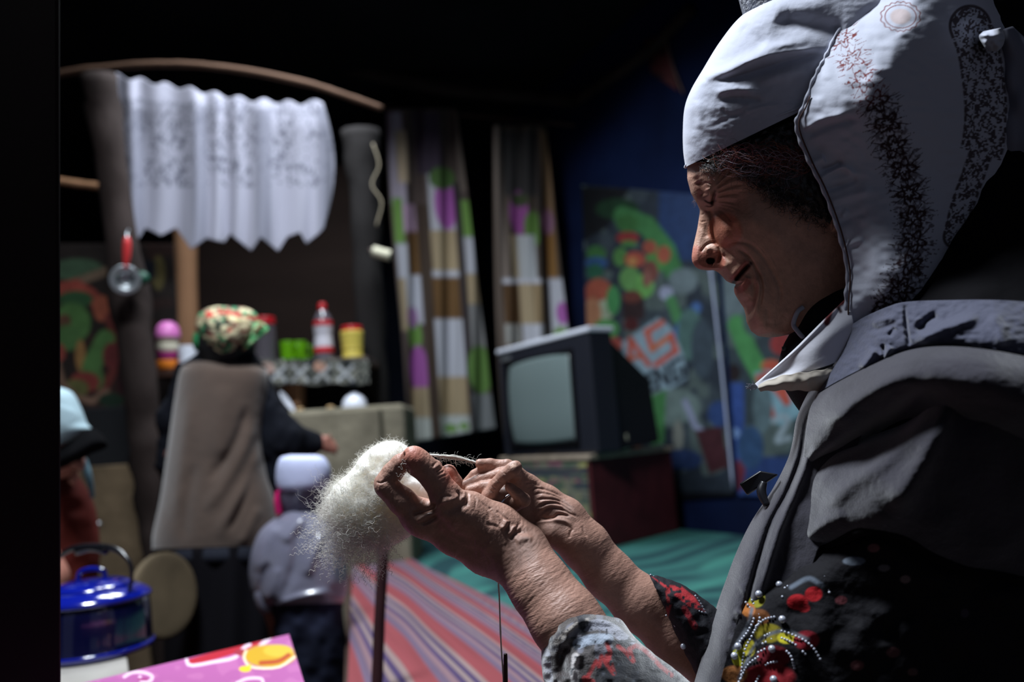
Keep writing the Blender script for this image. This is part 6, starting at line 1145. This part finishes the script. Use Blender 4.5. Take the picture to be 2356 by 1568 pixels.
def scol(x, y):
    return paint(x, y, (150,136,108), [('n',9,8,.1,21,(96,40,38)),('s',smooth_line([(480,722),(500,730),(512,750),(530,762)]),7,(170,44,38)),('e',500,750,18,20,(176,168,140)),('e',500,752,9,11,(80,70,60)),('e',548,728,26,12,(190,176,130)),('n',7,7,.3,22,(196,186,150)),('n',8,8,.35,23,(34,50,40)),('s',[(505,715),(580,728),(610,742)],5,(160,50,42)),('e',540,770,14,12,(170,160,130)),('n',12,12,.5,24,(50,120,80))], 2)
M_hs = mat('printed_scarf', (120,110,90), .8, .2, vc=True)
loft('head_scarf', [(500,704,560,706,6,16),(474,710,584,716,6,70),(456,724,598,736,6,104),(450,745,600,756,4,126),(452,765,592,774,2,130),(462,784,572,788,0,128),(480,802,548,804,-2,108),(496,812,530,812,-4,80)], 70, 110, 2.38, M_hs, v_, col=scol, fn=lambda x, y, w_: (x, y, w_+5*vn(x/10, y/12, 27)))
loft('scarf_knot', [(580,744,596,738,70,12),(576,758,612,748,74,18),(568,778,618,760,76,18),(560,800,594,780,76,16),(548,812,570,800,76,12)], 36, 40, 2.38, M_hs, v_, col=lambda x, y: paint(x, y, (60,140,84), [('n',8,8,.1,28,(120,84,60)),('n',6,8,.25,29,(150,190,140))], 2), fn=lambda x, y, w_: (x, y, w_+6*vn(x/8, y/8, 28)))
loft('scarf_end', [(446,764,470,770,20,26),(442,784,466,796,20,30),(448,806,468,806,20,20)], 20, 30, 2.38, mat('green_scarf', (34,110,66), .8), v_)

# ---- toddler in a white hat
CD = 2.05
M_ch = mat('white_knit', (186,192,222), .85, .2, bump=.4, bs=60, bd=.003); M_cg = mat('grey_coat', (118,118,136), .34, .9, coat=.3, bump=.3, bs=30, bd=.004); M_hood = mat('grey_hood', (98,98,116), .6, .35)
Bc = Body(.01)
Bc.chain([(697,1108,2.05,56),(694,1128,2.05,50)], .02).chain([(696,1150,2.06,36),(694,1190,2.08,42)], .02).chain([(694,1230,2.08,80),(690,1380,2.08,95)], .03)
Bc.chain([(650,1230,2.05,34),(610,1320,2.05,24),(614,1366,2.02,18)], .02).chain([(735,1230,2.10,34),(775,1330,2.14,30),(770,1400,2.16,24)], .02)
Bc.chain([(668,1420,2.08,55),(668,1700,2.08,42),(668,2040,2.08,34),(664,2060,2.02,30)], .02).chain([(722,1420,2.08,55),(722,1700,2.08,42),(722,2040,2.08,34),(724,2060,2.02,30)], .02)
ch = body_mesh('person', Bc, M_skin2); tag(ch, 'toddler seen from behind in white hat and pale shiny coat', 'person')
loft('knit_hat', [(668,1046,728,1046,0,28),(646,1052,746,1052,0,58),(637,1070,757,1068,0,70),(634,1096,762,1090,0,74),(636,1118,758,1110,0,74),(642,1130,752,1122,0,70)], 50, 60, CD, M_ch, ch, e=.85)
loft('hood_flap', [(640,1112,756,1104,-2,71),(638,1140,752,1130,-4,68),(642,1165,744,1158,-6,60),(652,1184,730,1180,-8,50)], 40, 60, CD, M_hood, ch, S=[([(694,1110),(690,1140),(684,1170)],8,7)])
tag(loft('pink_collar', [(634,1130,644,1128,30,16),(630,1155,646,1150,30,20),(634,1186,650,1180,30,18)], 16, 24, CD, mat('magenta_cloth', (196,20,100), .8), ch))
CS = [([(640,1200),(606,1260),(590,1320)],16,9),([(700,1180),(680,1210),(650,1250)],12,8),([(745,1220),(720,1280),(705,1330)],10,9),([(690,1200),(680,1290),(650,1380)],10,-9),([(760,1240),(770,1300),(765,1360)],12,5),([(620,1290),(600,1350),(590,1390)],9,-7),([(640,1390),(690,1372),(760,1360)],8,8),([(640,1300),(626,1350),(615,1390)],9,5)]
loft('coat', [(660,1176,728,1176,0,50),(628,1194,752,1190,0,74),(596,1224,776,1216,0,92),(578,1270,792,1262,0,104),(572,1320,800,1318,0,110),(580,1366,798,1360,0,112),(600,1392,790,1386,0,108)], 110, 120, CD, M_cg, ch, S=CS, e=.9, fn=lambda x, y, w_: (x, y, w_+1.2*vn(x/30, y/30, 33)))
loft('coat_sleeve', [(590,1340,625,1330,30,30),(584,1370,628,1362,34,32),(590,1396,630,1392,36,28),(600,1412,628,1408,36,22)], 20, 30, CD, M_cg, ch)
loft('trousers', [(606,1386,788,1380,0,104),(618,1420,790,1416,0,104),(636,1500,800,1500,0,98),(650,1568,800,1568,0,90),(650,1800,780,1800,0,80),(650,2040,760,2040,0,70)], 60, 70, CD, mat('dark_jeans', (40,44,64), .85, .15, var=.6, vs=9, bump=.4, bs=20, bd=.004), ch, fn=lambda x, y, w_: (x, y, w_+5*vn(x/20, y/24, 36)))

# ---- man in a cap at the left edge
Bm = Body(.012)
Bm.chain([(110,985,2.1,84),(136,1044,2.08,66)], .03).chain([(172,1055,2.02,26),(186,1075,2.0,14)], .015).chain([(176,1092,2.03,12),(168,1106,2.03,16)], .012).chain([(80,1060,2.2,60),(60,1150,2.25,75)], .03)
Bm.chain([(60,1180,2.25,120),(20,1500,2.3,150)], .04).chain([(60,1180,2.15,55),(110,1330,2.0,44),(90,1400,2.0,34)], .03)
Bm.chain([(20,1560,2.3,110),(120,1640,2.0,80),(120,2100,2.0,50),(126,2170,1.92,42)], .03).chain([(-20,1560,2.3,110),(20,1660,2.0,80),(20,2100,2.0,50),(24,2170,1.92,42)], .03)
mn = body_mesh('person', Bm, M_skin2); tag(mn, 'person in a pale blue cap with black peak, bent behind the dark doorpost', 'person')
M_capb = mat('pale_blue_cap', (150,172,180), .85, .15, bump=.3, bs=40, bd=.003)
loft('cap', [(60,884,130,888,0,60),(40,900,166,902,0,92),(30,930,186,936,0,104),(26,965,200,972,0,108),(30,1000,208,990,0,104),(40,1028,160,1018,0,96),(50,1036,120,1040,0,80)], 60, 80, 2.1, M_capb, mn, S=[([(100+i*12,910+i*6),(150+i*8,990-i*6)],3,3) for i in range(6)], e=.9)
sheet('cap_peak', [[(120,1040,60),(165,1012,80),(206,985,76),(232,996,50),(246,1016,30)],[(122,1062,110),(170,1042,126),(210,1020,110),(238,1016,70),(248,1022,40)],[(124,1084,90),(170,1066,100),(210,1044,84),(236,1034,50),(246,1028,36)]], 16, 30, 2.1, mat('black_peak', (8,8,10), .95, .05), mn, thick=5)
loft('jacket', [(-40,1084,170,1080,20,120),(-60,1130,204,1130,10,140),(-70,1200,224,1190,0,150),(-80,1300,230,1290,0,160),(-90,1450,210,1440,0,170),(-90,1640,180,1640,0,180)], 60, 60, 2.2, mat('rust_jacket', (86,30,24), .9, .15, var=.4, vs=8), mn, fn=lambda x, y, w_: (x, y, w_+6*vn(x/22, y/26, 43)))
loft('blue_hood', [(184,1056,200,1054,60,8),(190,1084,210,1082,66,10),(202,1120,216,1118,70,9),(208,1146,218,1144,70,6)], 20, 30, 2.15, mat('pale_blue_hood', (84,112,124), .8), mn)
# tall leg of dark trousers ends on the floor; a dark cloth hangs behind him
tag(up_box('hanging_cloth', 150, 935, 330, 1080, 3.45, .02, mat('black_hanging', (14,16,20), .95)), 'black cloth hanging under the vegetable print', 'cloth')
